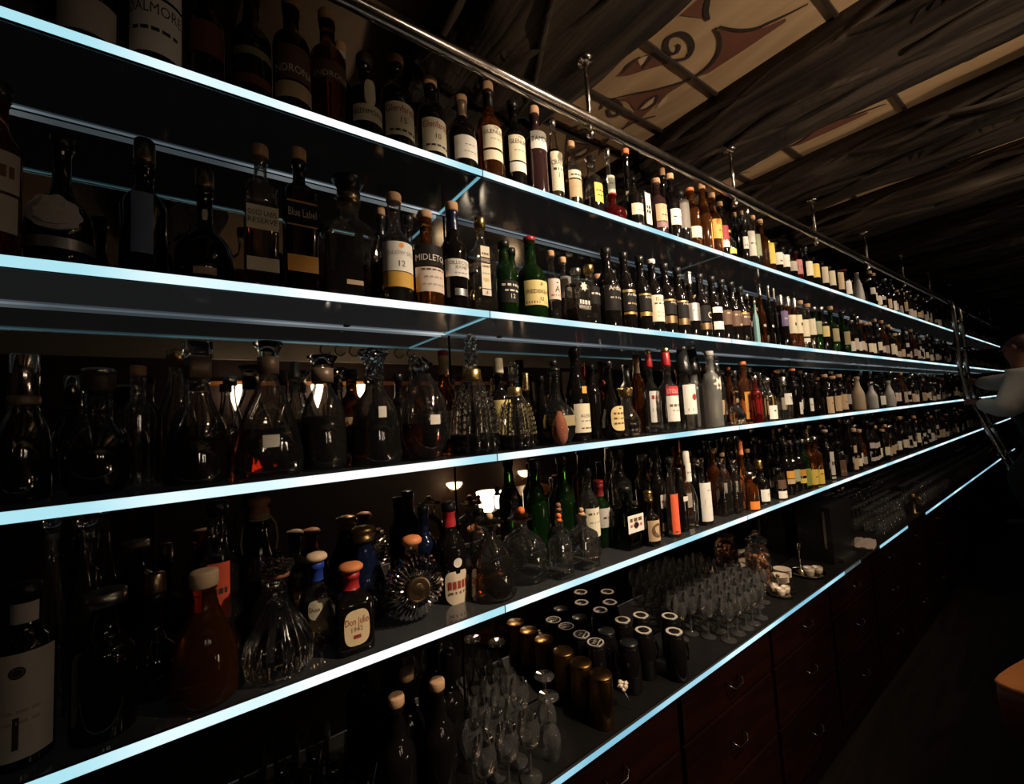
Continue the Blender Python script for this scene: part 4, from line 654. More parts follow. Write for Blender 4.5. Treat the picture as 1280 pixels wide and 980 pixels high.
  ('spirit_bottle', 1.1271, 1.1251, 0.3046, 0.037, 'std', 'clear', 'black', [('cream', 0.227, 0.551, 61, [('---', 0.8, 0.08, 'umber'), ('---', 0.5, 0.06, 'grey')])], 'clear bottle with upright cream label on the fourth shelf', None, {}, None),
  ('spirit_bottle', 1.2303, 1.1671, 0.2444, 0.037, 'std', 'green', 'red', [('greywhite', 0.304, 0.591, 61, [('--', 0.5, 0.1, 'ink')])], 'green bottle with red strip and pale label on the fourth shelf', 'wine', {}, None),
  ('spirit_bottle', 1.2848, 1.0894, 0.2205, 0.0509, 'squares', 'green2', 'black', [('white', 0.278, 0.561, 0, [('---', 0.72, 0.2, 'umber'), ('----', 0.4, 0.16, 'rose'), ('o', 0.4, 0.4, 'ink')])], 'square dark green bottle with broad white label on the fourth shelf', None, {}, None),
  ('spirit_bottle', 1.3644, 1.0454, 0.1989, 0.0333, 'bord', 'dark', 'goldfoil', [('tan', 0.1, 0.476, 66, [('O', 0.5, 0.7, 'umber')])], 'dark bottle with gold capsule and round brown seal on the fourth shelf', None, {}, None),
  ('spirit_bottle', 1.3704, 1.185, 0.3529, 0.0481, 'bord', 'smoke', 'black', [], 'clear dark-capped bottle behind the square green one on the fourth shelf', None, {}, None),
  ('spirit_bottle', 1.4936, 1.0971, 0.351, 0.0297, 'bord', 'dark', 'black', [('greywhite', 0.308, 0.459, 35, [('--', 0.5, 0.2, 'wine')]), ('umber', 0.06, 0.148, 35, [])], 'tall black bottle with round pale emblem on the fourth shelf', None, {}, None),
  ('spirit_bottle', 1.5058, 1.0434, 0.304, 0.0239, 'slope', 'clear', 'black', [('coral', 0.048, 0.551, 64, [('--', 0.06, 0.04, 'umber')])], 'clear bottle with tall coral red label on the fourth shelf', None, {}, None),
  ('spirit_bottle', 1.6008, 1.0686, 0.2536, 0.0299, 'burg', 'dark', 'black', [('paper', 0.484, 0.559, 30, [])], 'dark bottle between coral label and slim clear bottle on the fourth shelf', None, {}, None),
  ('spirit_bottle', 1.6674, 1.0714, 0.3164, 0.0343, 'slope', 'clear', 'paper', [('white', 0.604, 0.843, 66, [('---', 0.5, 0.08, 'grey')])], 'clear sloping bottle with white paper neck wrap on the fourth shelf', None, {}, None),
  ('spirit_bottle', 1.7496, 1.06, 0.2781, 0.0365, 'bord', 'dark', 'fan', [('white', 0.066, 0.64, 68, [('-', 0.5, 0.16, 'umber'), ('--', 0.8, 0.03, 'grey')])], 'black bottle with tall white label on the fourth shelf', None, {}, None),
  ('spirit_bottle', 2.0729, 1.185, 0.2905, 0.0317, 'std', 'amber', 'cork', [], 'amber bottle at the back right of the tall white label on the fourth shelf', None, {}, None),
  ('spirit_bottle', 1.9529, 1.07, 0.2568, 0.0404, 'flask', 'halfliq2', 'fan', [], 'brown-filled flask with fan stopper, left one of two on the fourth shelf', None, {}, None),
  ('spirit_bottle', 2.0415, 1.06, 0.2406, 0.0442, 'flask', 'halfliq2', 'fan', [], 'brown-filled flask with fan stopper, right one of two on the fourth shelf', None, {}, None),
  ('spirit_bottle', 2.2311, 1.12, 0.3189, 0.0256, 'slope', 'amber', 'orangetall', [], 'amber bottle with long orange neck on the fourth shelf', None, {}, None),
  ('spirit_bottle', 2.1265, 1.0405, 0.1757, 0.0365, 'std', 'amber', 'silver', [('orange', 0.036, 0.246, 68, [])], 'amber bottle with small bright orange label on the fourth shelf', None, {}, None),
  ('spirit_bottle', 2.2796, 1.06, 0.2156, 0.0365, 'std', 'dark', 'goldfoil', [('white', 0.075, 0.346, 66, [('--', 0.6, 0.08, 'grey')])], 'dark bottle with gold top and square white label on the fourth shelf', None, {}, None),
  ('spirit_bottle', 2.6806, 1.185, 0.2596, 0.0241, 'std', 'dark', 'black', [], 'black bottle behind the gold top and white label on the fourth shelf', None, {}, None),
  ('spirit_bottle', 2.4489, 1.05, 0.1568, 0.0365, 'std', 'dark', 'black', [('umber', 0.353, 0.639, 66, []), ('white', 0.042, 0.275, 68, [('--', 0.5, 0.1, 'grey')])], 'dark bottle with low white label left of the yellow labels on the fourth shelf', None, {}, None),
  ('spirit_bottle', 2.59, 1.06, 0.2787, 0.0348, 'burg', 'dark', 'black', [('ochre', 0.319, 0.457, 68, []), ('tan', 0.213, 0.304, 68, [])], 'slim dark bottle with orange label, first of the yellow row on the fourth shelf', None, {}, None),
  ('spirit_bottle', 2.6612, 1.06, 0.2729, 0.0348, 'burg', 'dark', 'black', [('sage', 0.229, 0.467, 68, [])], 'slim dark bottle with grey-green label, second of the yellow row on the fourth shelf', None, {}, None),
  ('spirit_bottle', 2.7461, 1.0599, 0.2751, 0.0325, 'burg', 'dark', 'black', [('ochre', 0.297, 0.426, 68, []), ('yellow', 0.152, 0.249, 68, [])], 'slim dark bottle with yellow and orange label, third of the row on the fourth shelf', None, {}, None),
  ('spirit_bottle', 2.8128, 1.0601, 0.279, 0.0325, 'std', 'green', 'silver', [('moss', 0.069, 0.408, 68, [])], 'bottle with moss green label, fourth of the yellow row on the fourth shelf', None, {}, None),
  ('spirit_bottle', 2.8924, 1.06, 0.2775, 0.0365, 'std', 'amber', 'silver', [('yellow', 0.049, 0.362, 68, [('--', 0.5, 0.06, 'ink')])], 'bottle with solid yellow label, fifth of the yellow row on the fourth shelf', None, {}, None),
  ('spirit_bottle', 2.9876, 1.06, 0.2799, 0.0365, 'std', 'amber', 'silver', [('yellow', 0.02, 0.319, 68, [('--', 0.7, 0.1, 'wine')])], 'bottle with yellow label and red mark, last of the yellow row on the fourth shelf', None, {}, None),
  ('spirit_bottle', 3.2491, 1.185, 0.3122, 0.0214, 'std', 'amber', 'goldtall', [], 'bottle with tall yellow capsule at the back on the fourth shelf', None, {}, None),
  ('spirit_bottle', 3.1982, 1.07, 0.3096, 0.0365, 'std', 'dark', 'beige', [('greywhite', 0.094, 0.557, 45, [('---', 0.5, 0.15, 'ink')]), ('greywhite', 0.02, 0.063, 45, [])], 'dark bottle with upright white label right of the yellow row on the fourth shelf', None, {}, None),
  ('spirit_bottle', 3.364, 1.06, 0.2209, 0.0365, 'squat', 'dark', 'black', [('umber', 0.02, 0.48, 66, [('--', 0.3, 0.15, 'tan')])], 'dark bottle with brown label and small pale frame on the fourth shelf', None, {}, None),
  ('spirit_bottle', 3.5882, 1.06, 0.3556, 0.0365, 'slope', 'dark', 'silver', [('tan', 0.368, 0.503, 40, []), ('tan', 0.052, 0.262, 50, [])], 'tall slender dark bottle with two tan labels on the fourth shelf', None, {}, None),
 ],
}
PAT_LINE = [([(1.475, 0.889), (1.515, 0.863), (1.536, 0.834), (1.508, 0.798), (1.453, 0.782), (1.411, 0.792), (1.396, 0.823), (1.419, 0.851), (1.461, 0.862), (1.479, 0.844), (1.463, 0.823), (1.444, 0.825)], 0.02), ([(1.453, 0.701), (1.414, 0.69), (1.378, 0.662), (1.347, 0.634)], 0.02), ([(1.502, 0.706), (1.569, 0.723), (1.624, 0.762), (1.651, 0.818), (1.651, 0.878), (1.621, 0.941), (1.564, 1.019), (1.507, 1.079), (1.455, 1.145)], 0.016), ([(1.509, 0.695), (1.577, 0.669), (1.63, 0.63), (1.651, 0.585), (1.669, 0.54), (1.688, 0.479)], 0.016), ([(1.378, 1.025), (1.369, 0.978), (1.375, 0.935)], 0.014), ([(1.43, 0.968), (1.418, 0.931), (1.41, 0.899), (1.443, 0.898), (1.492, 0.892)], 0.014), ([(1.46, 1.214), (1.444, 1.176), (1.467, 1.144), (1.523, 1.153), (1.557, 1.192), (1.533, 1.219), (1.492, 1.198), (1.502, 1.18)], 0.02), ([(1.609, 1.127), (1.595, 1.073), (1.605, 1.028), (1.639, 1.055), (1.639, 1.104), (1.615, 1.129)], 0.012), ([(1.676, 1.338), (1.655, 1.245), (1.675, 1.167), (1.717, 1.109)], 0.012), ([(1.343, 1.18), (1.396, 1.161), (1.46, 1.149)], 0.012), ([(1.69, 1.569), (1.621, 1.486), (1.529, 1.408), (1.473, 1.356)], 0.014), ([(1.639, 1.425), (1.623, 1.37), (1.638, 1.343), (1.666, 1.381), (1.661, 1.432)], 0.012)]
PAT_FILL = [[(1.527, 0.7), (1.602, 0.667), (1.657, 0.608), (1.684, 0.546), (1.7, 0.552), (1.697, 0.683), (1.686, 0.838), (1.666, 0.869), (1.651, 0.801), (1.611, 0.748)], [(1.475, 1.14), (1.537, 1.06), (1.611, 0.973), (1.654, 0.889), (1.642, 0.994), (1.675, 1.167), (1.655, 1.245), (1.614, 1.142), (1.531, 1.119)], [(1.373, 1.052), (1.37, 0.989), (1.377, 0.937), (1.407, 0.886), (1.475, 0.889), (1.508, 0.885), (1.454, 0.957), (1.411, 1.022)], [(1.449, 0.699), (1.4, 0.682), (1.378, 0.662), (1.348, 0.673), (1.351, 0.748), (1.378, 0.735)]]
PAT_PALE = [[(1.411, 0.963), (1.38, 0.949), (1.385, 0.929), (1.398, 0.916), (1.413, 0.95)], [(1.617, 1.122), (1.608, 1.072), (1.608, 1.036), (1.632, 1.064), (1.632, 1.101)], [(1.671, 1.076), (1.651, 1.031), (1.651, 0.996), (1.678, 1.029), (1.682, 1.062)]]
TBX, TBY, TBR, TBZ = 1.920, 0.060, 0.200, -0.830
SPOTS = [(1.50, -.40, 215, (1.42, 1.1, 2.1), 72), (2.50, .20, 20, (2.4, 1.1, 2.1), 100), (2.48, -.6, 46, (2.5, 1.1, 2.05), 74), (3.42, -.3, 46, (3.4, 1.1, 2.05), 74), (4.32, -.3, 46, (4.3, 1.1, 2.05), 74), (5.22, -.3, 30, (5.2, 1.1, 2.05), 74),
    (1.58, -1.15, 110, (1.46, 1.1, 1.6), 48), (2.45, -1.2, 85, (2.3, 1.1, 1.55), 50), (6.12, -.3, 12, (6.1, 1.1, 2.0), 80), (.95, -.85, 18, (1.15, 1.1, 2.1), 50)]
UPS = [((1.32, -1.80, 2.36), 240, (1.55, .45, 3.28), 56), ((2.9, -1.80, 2.36), 130, (2.9, .3, 3.28), 60)]  # second one added to brighten the ceiling; no sconce stands there
POINTS = []


# ------------------------------------------------------------------ bar-back: mirror, glass shelves, counter
XL, XR = -1.5, 11.2
def box_obj(name, c, d, mat, parent=None):
    b = MB(); b.box((0, 0, 0), d); return b.build(name, mat, parent, c)
def strip(c, d, front, back, parent):
    """a light strip: the diffuser faces the room, the housing is behind it"""
    b = MB(); b.box((0, 0, 0), d, 1); y = -d[1] / 2 - .0004; a, e = d[0] / 2, d[2] / 2
    b.add([(-a, y, -e), (a, y, -e), (a, y, e), (-a, y, e)], [(0, 1, 2, 3)], 0, False)
    b.add([(-a, -y, -e), (a, -y, -e), (a, -y, e), (-a, -y, e)], [(3, 2, 1, 0)], 2, False)
    return b.build('light_strip', [front, 'strip_back', back], parent, c)
def slab_struct(name, c, d, mat): return struct(box_obj(name, c, d, mat))
slab_struct('wall_back', ((XL + XR) / 2, 1.345, 1.65), (XR - XL, .09, 3.3), 'black_room')
slab_struct('wall_front', ((XL + XR) / 2, -2.05, 1.65), (XR - XL, .1, 3.3), 'wall_wood')
slab_struct('wall_left', (XL - .05, -.35, 1.65), (.1, 3.4, 3.3), 'wall_wood')
slab_struct('wall_right', (XR + .05, -.35, 1.65), (.1, 3.4, 3.3), 'wall_wood')
slab_struct('floor', ((XL + XR) / 2, -.35, -.03), (XR - XL, 3.4, .06), 'floorwood')
edges = [XL + .02] + [.684 + PITCH * k for k in range(0, 8)] + [XR - .02]
ORD = ['leftmost', 'second', 'third', 'fourth', 'fifth', 'sixth', 'seventh', 'eighth', 'ninth', 'farthest']
for k, (a, b_) in enumerate(zip(edges, edges[1:])):
    o = box_obj('mirror_panel', ((a + b_) / 2, MIRROR_Y + .004, 2.085), (b_ - a - .008, .008, 2.36), 'mirror')
    tag(o, ('dark mirror panel behind the bottles, %s from the left' % ORD[k]) if k < 9 else 'dark mirror panel at the far end behind the bottles', 'mirror', 'mirror panels behind the shelves')
pane_edges = [XL + .01] + [JOINT + PITCH * k for k in range(0, 8)] + [XR - .01]
SHN = {1: 'top', 2: 'second', 3: 'third', 4: 'fourth'}
for s, zt in SHELF.items():
    for k, (a, b_) in enumerate(zip(pane_edges, pane_edges[1:])):
        w = b_ - a - .003; xc = (a + b_) / 2
        t = thing('glass_shelf', '%s pane from the left of the %s lit glass shelf' % (ORD[k], SHN[s]), 'shelf', (xc, 1.0, zt), 0, 'lit glass shelf panes')
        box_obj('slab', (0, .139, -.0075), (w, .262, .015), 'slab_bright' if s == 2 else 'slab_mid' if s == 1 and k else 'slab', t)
        strip((0, .004, -.0095), (w, .008, .019), 'led', 'led_lip', t)
        if s < 3: box_obj('rear_edge', (0, .272, -.0135), (w, .004, .011), 'led_rear', t)
        for side, xx in ((-1, -w / 2 + .003), (1, w / 2 - .003)):
            jx = a if side < 0 else b_
            if s < 3 and abs(jx - JOINT) < .01 and side > 0: box_obj('pane_edge', (xx, .139, -.016), (.008 if s == 1 else .005, .262, .004), 'led_edge', t)
            elif s == 1 and abs(jx - JOINT - PITCH) < .01 and side > 0: box_obj('pane_edge', (xx, .139, -.016), (.004, .262, .003), 'led_edge_dim', t)
        for q in (-.35, .35):
            b = MB(); b.lathe([(-.004, .0), (-.004, .010), (0, .011)], 10); b.build('bracket', 'dull_chrome', t, (q * w, .25, -.0155))
# counter with its own strip, in lit, dim and dead lengths
ct = thing('back_counter', 'long dark worktop with pale blue light strip under the glasses', 'counter', (0, 1.0, COUNTER))
box_obj('worktop', ((XL + XR) / 2, .144, -.015), (XR - XL - .02, .280, .030), 'counter', ct)
for a, b_, m in ((XL + .02, 3.05, 'led_counter'), (3.05, 3.33, 'led_dim'), (3.72, 4.42, 'led_counter'), (4.98, XR - .05, 'led_counter')):
    strip(((a + b_) / 2, -.004, -.010), (b_ - a, .008, .019), m, 'strip_back', ct)
box_obj('dead_strip', (3.53, -.003, -.010), (.38, .006, .016), 'c_steel', ct)
# cabinets below
cx = XL + .02; k = 0; CW = .72
while cx < XR - .3:
    w = min(CW, XR - .02 - cx)
    t = thing('drawer_cabinet', 'dark red mahogany drawer cabinet under the counter, %s from the left' % (ORD + ['eleventh', 'twelfth', 'thirteenth', 'fourteenth', 'fifteenth', 'sixteenth', 'seventeenth', 'eighteenth', 'nineteenth'])[k if k < 9 else k + 1], 'cabinet', (cx + w / 2, 1.02, 0), 0, 'cabinets under the counter')
    box_obj('carcass', (0, .132, .44), (w - .004, .255, .86), 'mahogany', t)
    for zc, hh in ((.79, .15), (.57, .25), (.28, .29)):
        d = box_obj('drawer', (0, -.004, zc), (w - .03, .02, hh), 'mahogany', t)
        b = MB(); b.tube([(-.045, 0, 0), (-.045, -.022, -.004), (-.03, -.03, -.018), (.03, -.03, -.018), (.045, -.022, -.004), (.045, 0, 0)], .0035, 6); b.build('handle', 'handle', d, (0, -.011, .015))
    cx += w; k += 1

# ------------------------------------------------------------------ ceiling: painted boards between rough beams
ZP, ZB = EYE + 1.35, EYE + 1.17
cm = MB(); cm.box(((XL + XR) / 2, -.35, ZP + .03), (XR - XL, 3.4, .06), 0)
def ribbon(pts, w, mi, dz):
    P = [Vector((p[0], p[1])) for p in pts]
    Q = []
    for i in range(len(P) - 1):      # Catmull-Rom smoothing
        p0, p1, p2, p3 = P[max(i - 1, 0)], P[i], P[i + 1], P[min(i + 2, len(P) - 1)]
        for s in range(5):
            t = s / 5; Q.append(.5 * ((2 * p1) + (p2 - p0) * t + (2 * p0 - 5 * p1 + 4 * p2 - p3) * t * t + (3 * p1 - p0 - 3 * p2 + p3) * t ** 3))
    Q.append(P[-1]); v = []; n = len(Q)
    for i, p in enumerate(Q):
        d = (Q[min(i + 1, n - 1)] - Q[max(i - 1, 0)]); d = Vector((-d.y, d.x)).normalized() * w * (.35 + .65 * math.sin(PI * min(1, max(.06, i / n)) ** .8)) / 2
        v += [(p.x + d.x, p.y + d.y, ZP - dz), (p.x - d.x, p.y - d.y, ZP - dz)]
    cm.add(v, [(2 * i, 2 * i + 1, 2 * i + 3, 2 * i + 2) for i in range(n - 1)], mi, False)
def fill(pts, mi, dz): cm.add([(p[0], p[1], ZP - dz) for p in pts], [tuple(range(len(pts)))], mi, False)
for bay in range(0, 9):
    dx = .9 * bay
    for pts in PAT_FILL: fill([(p[0] + dx, p[1]) for p in pts], 1, .002)
    for pts in PAT_PALE: fill([(p[0] + dx, p[1]) for p in pts], 3, .003)
    for pts, w in PAT_LINE: ribbon([(p[0] + dx, p[1]) for p in pts], w, 2, .004)
    for yb in (1.16, .88, .44, -.02, -.48, -.95, -1.4):
        cm.box((1.5 + dx, yb, ZP - .004), (.72, .014, .012), 2)
struct(cm.build('ceiling', ['panel', 'paint_red', 'paint_line', 'paint_pale']))
bx = [(-.35, .10), (.62, 1.18)] + [(1.83 + .9 * i, 2.25 + .9 * i + .03 * (i % 2)) for i in range(0, 10)]
for i, (a, b_) in enumerate(bx):
    rr = random.Random(50 + i); n = 90; rings = []; ph = [rr.uniform(0, 6) for _ in range(8)]
    prof = [(0, 1), (0, .25), (.06, .05), (.18, 0), (.30, .10), (.42, -.02), (.55, .06), (.70, -.03), (.82, .08), (.94, .03), (1, .22), (1, 1)]
    for s in range(n + 1):
        y = 1.29 - 3.3 * s / n; R_ = []
        for j, (u, v) in enumerate(prof):
            wob = .010 * math.sin(y * 5.2 + ph[j % 8]) + .007 * math.sin(y * 12.7 + ph[(j + 3) % 8] * 2) + rr.uniform(-.002, .002)
            uu = u + (.045 * math.sin(y * 7 + ph[j % 8]) if 0 < j < 11 else 0)
            R_.append((a + (b_ - a) * uu + (wob if v < 1 else 0), y, ZB + (ZP - ZB + .02) * v * (.98 if v == 1 else 1) + (wob * .9 if v < 1 else 0)))
        rings.append(list(reversed(R_)))
    m = MB(); m.loft(rings)
    for st in range(2):        # carved twisting strands along the lower flank
        m.tube([(a - .006 + .012 * math.sin(y_ * 3.1), y_, ZB + .075 + .034 * math.sin(y_ * 8.5 + ph[0] + PI * st) + .02 * math.sin(y_ * 2.3 + ph[1])) for y_ in [1.28 - 3.28 * q / 120 for q in range(121)]], .017, 7)
        m.tube([(a + (b_ - a) * (.45 + .16 * math.sin(y_ * 5.5 + ph[2] + PI * st) + .12 * math.sin(y_ * 1.7 + ph[3])), y_, ZB + .004) for y_ in [1.28 - 3.28 * q / 120 for q in range(121)]], .013, 7)
    o = struct(m.build('trim_%d' % (i + 1), 'beam'))

# ladder rail on hanger rods
RY, RZ = .92, EYE + .955
rail = thing('ladder_rail', 'long polished steel ladder rail hung from the ceiling beams', 'rail', (0, RY, RZ))
b = MB(); b.tube([(XL + .1 + i * .5, 0, 0) for i in range(25)], .021, 16); b.build('tube', 'rail_steel', rail)
for i in range(11):
    x = 1.045 + .945 * i - .945
    zb = ZB - RZ + .004
    b = MB(); b.tube([(0, 0, -.01), (0, 0, zb - .004)], .0075, 10); h_ = b.build('hanger', 'rail_steel', rail, (x, 0, 0))
    b = MB(); b.lathe([(zb - .02, .010), (zb - .016, .026), (zb - .004, .030), (zb, .028)], 14); b.build('flange', 'rail_steel', h_)
    b = MB(); b.lathe([(-.060, .001), (-.058, .008), (-.050, .013), (-.040, .012), (-.034, .008), (-.018, .010)], 12); b.build('finial', 'rail_steel', h_)

# rolling ladder
LX, LW = 6.58, .36
lad = thing('rolling_ladder', 'steel rolling ladder hooked on the rail at the far end', 'ladder', (LX, 0, 0))
path = [(RY - .03, RZ + .05), (RY - .055, RZ - .1), (RY - .05, EYE + .15), (RY - .07, EYE - .02), (.66, EYE - .66), (.22, .03)]
for s in (-1, 1):
    b = MB(); b.tube([(s * LW / 2, y, z) for y, z in path], .021, 10); st = b.build('stile', 'dull_chrome', lad)
    b = MB(); b.tube([(s * LW / 2, RY - .03, RZ + .05), (s * LW / 2, RY - .01, RZ + .062), (s * LW / 2, RY + .03, RZ + .045), (s * LW / 2, RY + .034, RZ + .01)], .008, 8); b.build('hook', 'chrome', st)
for i, z in enumerate([EYE + .72, EYE + .44, EYE + .17, EYE - .10, EYE - .38, EYE - .66, EYE - .94, EYE - 1.22, EYE - 1.5]):
    y = None
    for (y0, z0), (y1, z1) in zip(path, path[1:]):
        if z1 <= z <= z0: y = y0 + (y1 - y0) * (z0 - z) / (z0 - z1)
    b = MB(); b.box((0, 0, 0), (LW, .07, .02)); r_ = b.build('rung', 'dull_chrome', lad, (0, y, z))
    for s in (-1, 1):
        b = MB(); b.ball((s * (LW / 2), -.024, .0), .013, 6); b.build('bolt', 'chrome', r_)

# ------------------------------------------------------------------ bottles on the shelves
for s, rows in BOTTLES.items():
    for row in rows: make_bottle(row, SHELF[s])

# the receding run beyond: each bottle by itself as far as it can be told apart
LASTX = {1: 4.50, 2: 3.80, 3: 4.74, 4: 3.68}
AUTO_N = {1: 20, 2: 34, 3: 20, 4: 32}
PAL = [('dark bottle with white label', 'dark', 'white', 'black'), ('dark bottle with cream label', 'dark', 'cream', 'cork'), ('dark bottle with tan label', 'dark', 'tan', 'silver'),
       ('black bottle with a strap label', 'dark', 'greywhite', 'black'), ('amber bottle with pale label', 'amber', 'grey', 'cork'), ('clear bottle with small label', 'smoke', 'blush', 'silver')]
protos = {}
def far_bottle(s, x, i, rr):
    p = PAL[(i * 5 + rr.randrange(3)) % 6]; h = rr.uniform(.24, .33) if s != 3 else rr.uniform(.2, .3); shp = rr.choice(['std', 'burg', 'bord', 'squat'])
    key = (p[0], shp, round(h, 2)); y = 1.055 + rr.uniform(-.005, .03)
    lab = 'small %s in the receding run of the %s shelf' % (p[0], SHN[s]); grp = 'receding bottles on the %s shelf, %s' % (SHN[s], p[0])
    if key not in protos:
        z0 = rr.uniform(.08, .2); labs = [(p[2], z0, z0 + rr.uniform(.18, .32), 62, [])]
        if p[0].startswith('black'): labs = [(p[2], .12, .20, 60, []), (p[2], .40, .52, 60, [])]
        nm = {1: 'whisky_bottle', 2: 'whisky_bottle', 3: 'liqueur_bottle', 4: 'spirit_bottle'}[s]
        protos[key] = make_bottle((nm, x, y, h, rr.uniform(.030, .037), shp, p[1], p[3], labs, lab, None, {}, grp), SHELF[s])
    else:
        r = copy_tree(protos[key], (x, y, SHELF[s]), lab); r['group'] = grp
for s in SHELF:
    rr = random.Random(s * 11); x = LASTX[s]
    for i in range(AUTO_N[s]): far_bottle(s, x, i, rr); x += rr.uniform(.080, .094)
    LASTX[s] = x
# second rank glimpsed between the front bottles
for s, x0, x1 in ((2, 1.35, 4.3), (3, 2.05, 4.3), (4, 1.75, 4.3)):
    rr = random.Random(s * 17); x = x0; taken = [q[1] for q in BOTTLES[s] if q[2] > 1.14]
    while x < x1:
        if all(abs(x - q) > .078 for q in taken):
            p = PAL[rr.randrange(6)]; nm = {2: 'whisky_bottle', 3: 'liqueur_bottle', 4: 'spirit_bottle'}[s]; key = ('back', s, p[0])
            lab = '%s in the back rank of the %s shelf' % (p[0], SHN[s]); grp = 'back rank of the %s shelf, %s' % (SHN[s], p[0])
            if key not in protos: protos[key] = make_bottle((nm, x, 1.207, rr.uniform(.25, .31), .033, rr.choice(['std', 'bord', 'burg']), p[1], p[3], [(p[2], .15, .40, 60, [])], lab, None, {}, grp), SHELF[s])
            else: copy_tree(protos[key], (x, 1.207, SHELF[s]))
        x += rr.uniform(.082, .098)
# and the rest, past counting
fb = MB(); rr = random.Random(5); FM = ['g_dark', 'g_amber', 'p_white', 'p_cream', 'p_tan', 'p_grey', 'c_silver', 'c_black', 'p_wine', 'p_khaki']
for s, z in SHELF.items():
    for rowy, x0 in ((1.06, LASTX[s]), (1.17, LASTX[s] - 1.9)):
        x = x0
        while x < XR - .15:
            h = rr.uniform(.21, .33); r = rr.uniform(.029, .037); n = 10
            P = SHAPES[rr.choice(['std', 'burg', 'bord'])]; hb = h * .94
            fb.lathe([(t * hb, p * r) for t, p in P], n, 0 if rr.random() < .85 else 1, (x, rowy, z + .0006))
            fb.lathe([(hb * (.78 if rr.random() < .4 else .96), r * .42), (h, r * .38)], 8, rr.choice([6, 7, 7, 8, 4]), (x, rowy, z + .0006))
            if rr.random() < .9:
                z0 = rr.uniform(.1, .22) * h; z1 = z0 + rr.uniform(.15, .33) * h; v = []
                for i in range(7):
                    a = math.radians(-60 + 20 * i); v += [(x + (r + .001) * math.sin(a), rowy - (r + .001) * math.cos(a), z + q) for q in (z0, z1)]
                fb.add(v, [(2 * i, 2 * i + 2, 2 * i + 3, 2 * i + 1) for i in range(6)], rr.choice([2, 2, 3, 3, 4, 5, 5, 9]))
            x += rr.uniform(.078, .098)
o = fb.build('distant_bottles', FM); tag(o, 'countless distant bottles at the far end of all four shelves', 'bottles'); o['kind'] = 'stuff'

# ------------------------------------------------------------------ things on the counter
def sparkling(x, y, h, lab, capm, pos):
    t = thing('sparkling_bottle', lab, 'bottle', (x, y, COUNTER)); r = .046; hb = h * .93
    b = MB(); b.loft([ring('burg', q * r, r, z * hb, 24) for z, q in SHAPES['burg']]); b.build('body', 'g_dark', t)
    make_cap(capm, r * .40, hb, h * .07, t, 'burg', r)
    if pos == 2: place_label(t, 'burg', h, hb, r, ('moss', .02, .10, 60, []), 0, 0)
sparkling(.405, 1.135, .318, 'dark bottle with pink cork standing on the counter, nearest the edge', 'cork', 1)
sparkling(.515, 1.125, .318, 'dark bottle with pink cork and low green label beside the stemmed glasses', 'cork', 2)
sparkling(.468, 1.222, .318, 'dark bottle with cork behind the two front ones on the counter', 'cork', 1)
sparkling(.600, 1.236, .32, 'black-necked bottle at the back of the stemmed glasses', 'black', 1)
G_IN = [(0, .034), (.003, .0345), (.006, .030), (.010, .012), (.018, .0055), (.070, .0042), (.078, .006), (.086, .018), (.100, .0285), (.118, .034), (.136, .034), (.155, .0315), (.172, .0285)]
def glass_proto(name, label, group, facets, loc, flip=False, flute=False):
    t = thing(name, label, 'glass', loc, 0, group); n = 20
    zs = [(z * (1.05 if flute else .98), r * (.72 if flute and z > .08 else .95)) for z, r in G_IN]
    k = 8
    foot = zs[:7]; bowl = zs[6:]
    if flip:
        H = zs[-1][0]; foot = [(H - z, r) for z, r in reversed(foot)]; bowl = [(H - z, r) for z, r in reversed(bowl)]
    b = MB(); b.lathe(foot, n, 0); b.build('stem', 'g_stem', t)
    b = MB(); b.loft([ring('glass', r, .034, z, 32, (facets, .10) if facets and .08 < z < .13 else None) for z, r in bowl], cap0=False, cap1=False); b.build('bowl', 'g_stem', t)
    return t
pr = None; rr = random.Random(21)
for i, x in enumerate([.60, .674, .748, .822, .896]):
    for j, y in enumerate([1.040, 1.111, 1.182, 1.253]):
        if i == 4 or (i == 3 and j < 2) or (i < 1 and j > 1) or (i == 1 and j == 3): continue
        loc = (x + (.004 if j % 2 else 0), min(1.25, y), COUNTER)
        if pr is None: pr = glass_proto('wine_glass', 'ribbed stemmed glass in the close cluster between dark bottles and gold canisters', 'stemmed glasses before the gold canisters', 8, loc)
        else: copy_tree(pr, loc)
for i, (x, y, lab) in enumerate([(.845, 1.065, 'upturned stemmed glass standing alone before the gold canisters'), (.902, 1.15, 'upturned stemmed glass behind the lone one by the gold canisters')]):
    glass_proto('wine_glass', lab, None, 0, (x, y, COUNTER), True)
pr = None
for i in range(10):
    for j in range(4):
        x = 1.70 + .072 * i + (.036 if j % 2 else 0); y = [1.048, 1.116, 1.182, 1.246][j]
        if (j == 0 and (i < 2 or i > 6)) or (j == 1 and (i < 1 or i > 8)) or (j > 1 and i > 8): continue
        loc = (x + rr.uniform(-.006, .006), y + rr.uniform(-.004, .004), COUNTER)
        if pr is None: pr = glass_proto('wine_glass', 'stemmed glass in the dense block between black canisters and the nut jar', 'dense block of stemmed glasses', 0, loc)
        else: copy_tree(pr, loc)
pr = None
for i in range(12):
    for j in range(3):
        x = 4.02 + .078 * i + .02 * j; y = [1.06, 1.14, 1.22][j]
        if j == 0 and i > 7: continue
        loc = (x + rr.uniform(-.008, .008), y + rr.uniform(-.005, .005), COUNTER)
        if pr is None: pr = glass_proto('wine_glass', 'upturned glass on the far part of the counter beyond the linen', 'far glasses beyond the linen', 0, loc, True)
        else: copy_tree(pr, loc)
fg = MB()
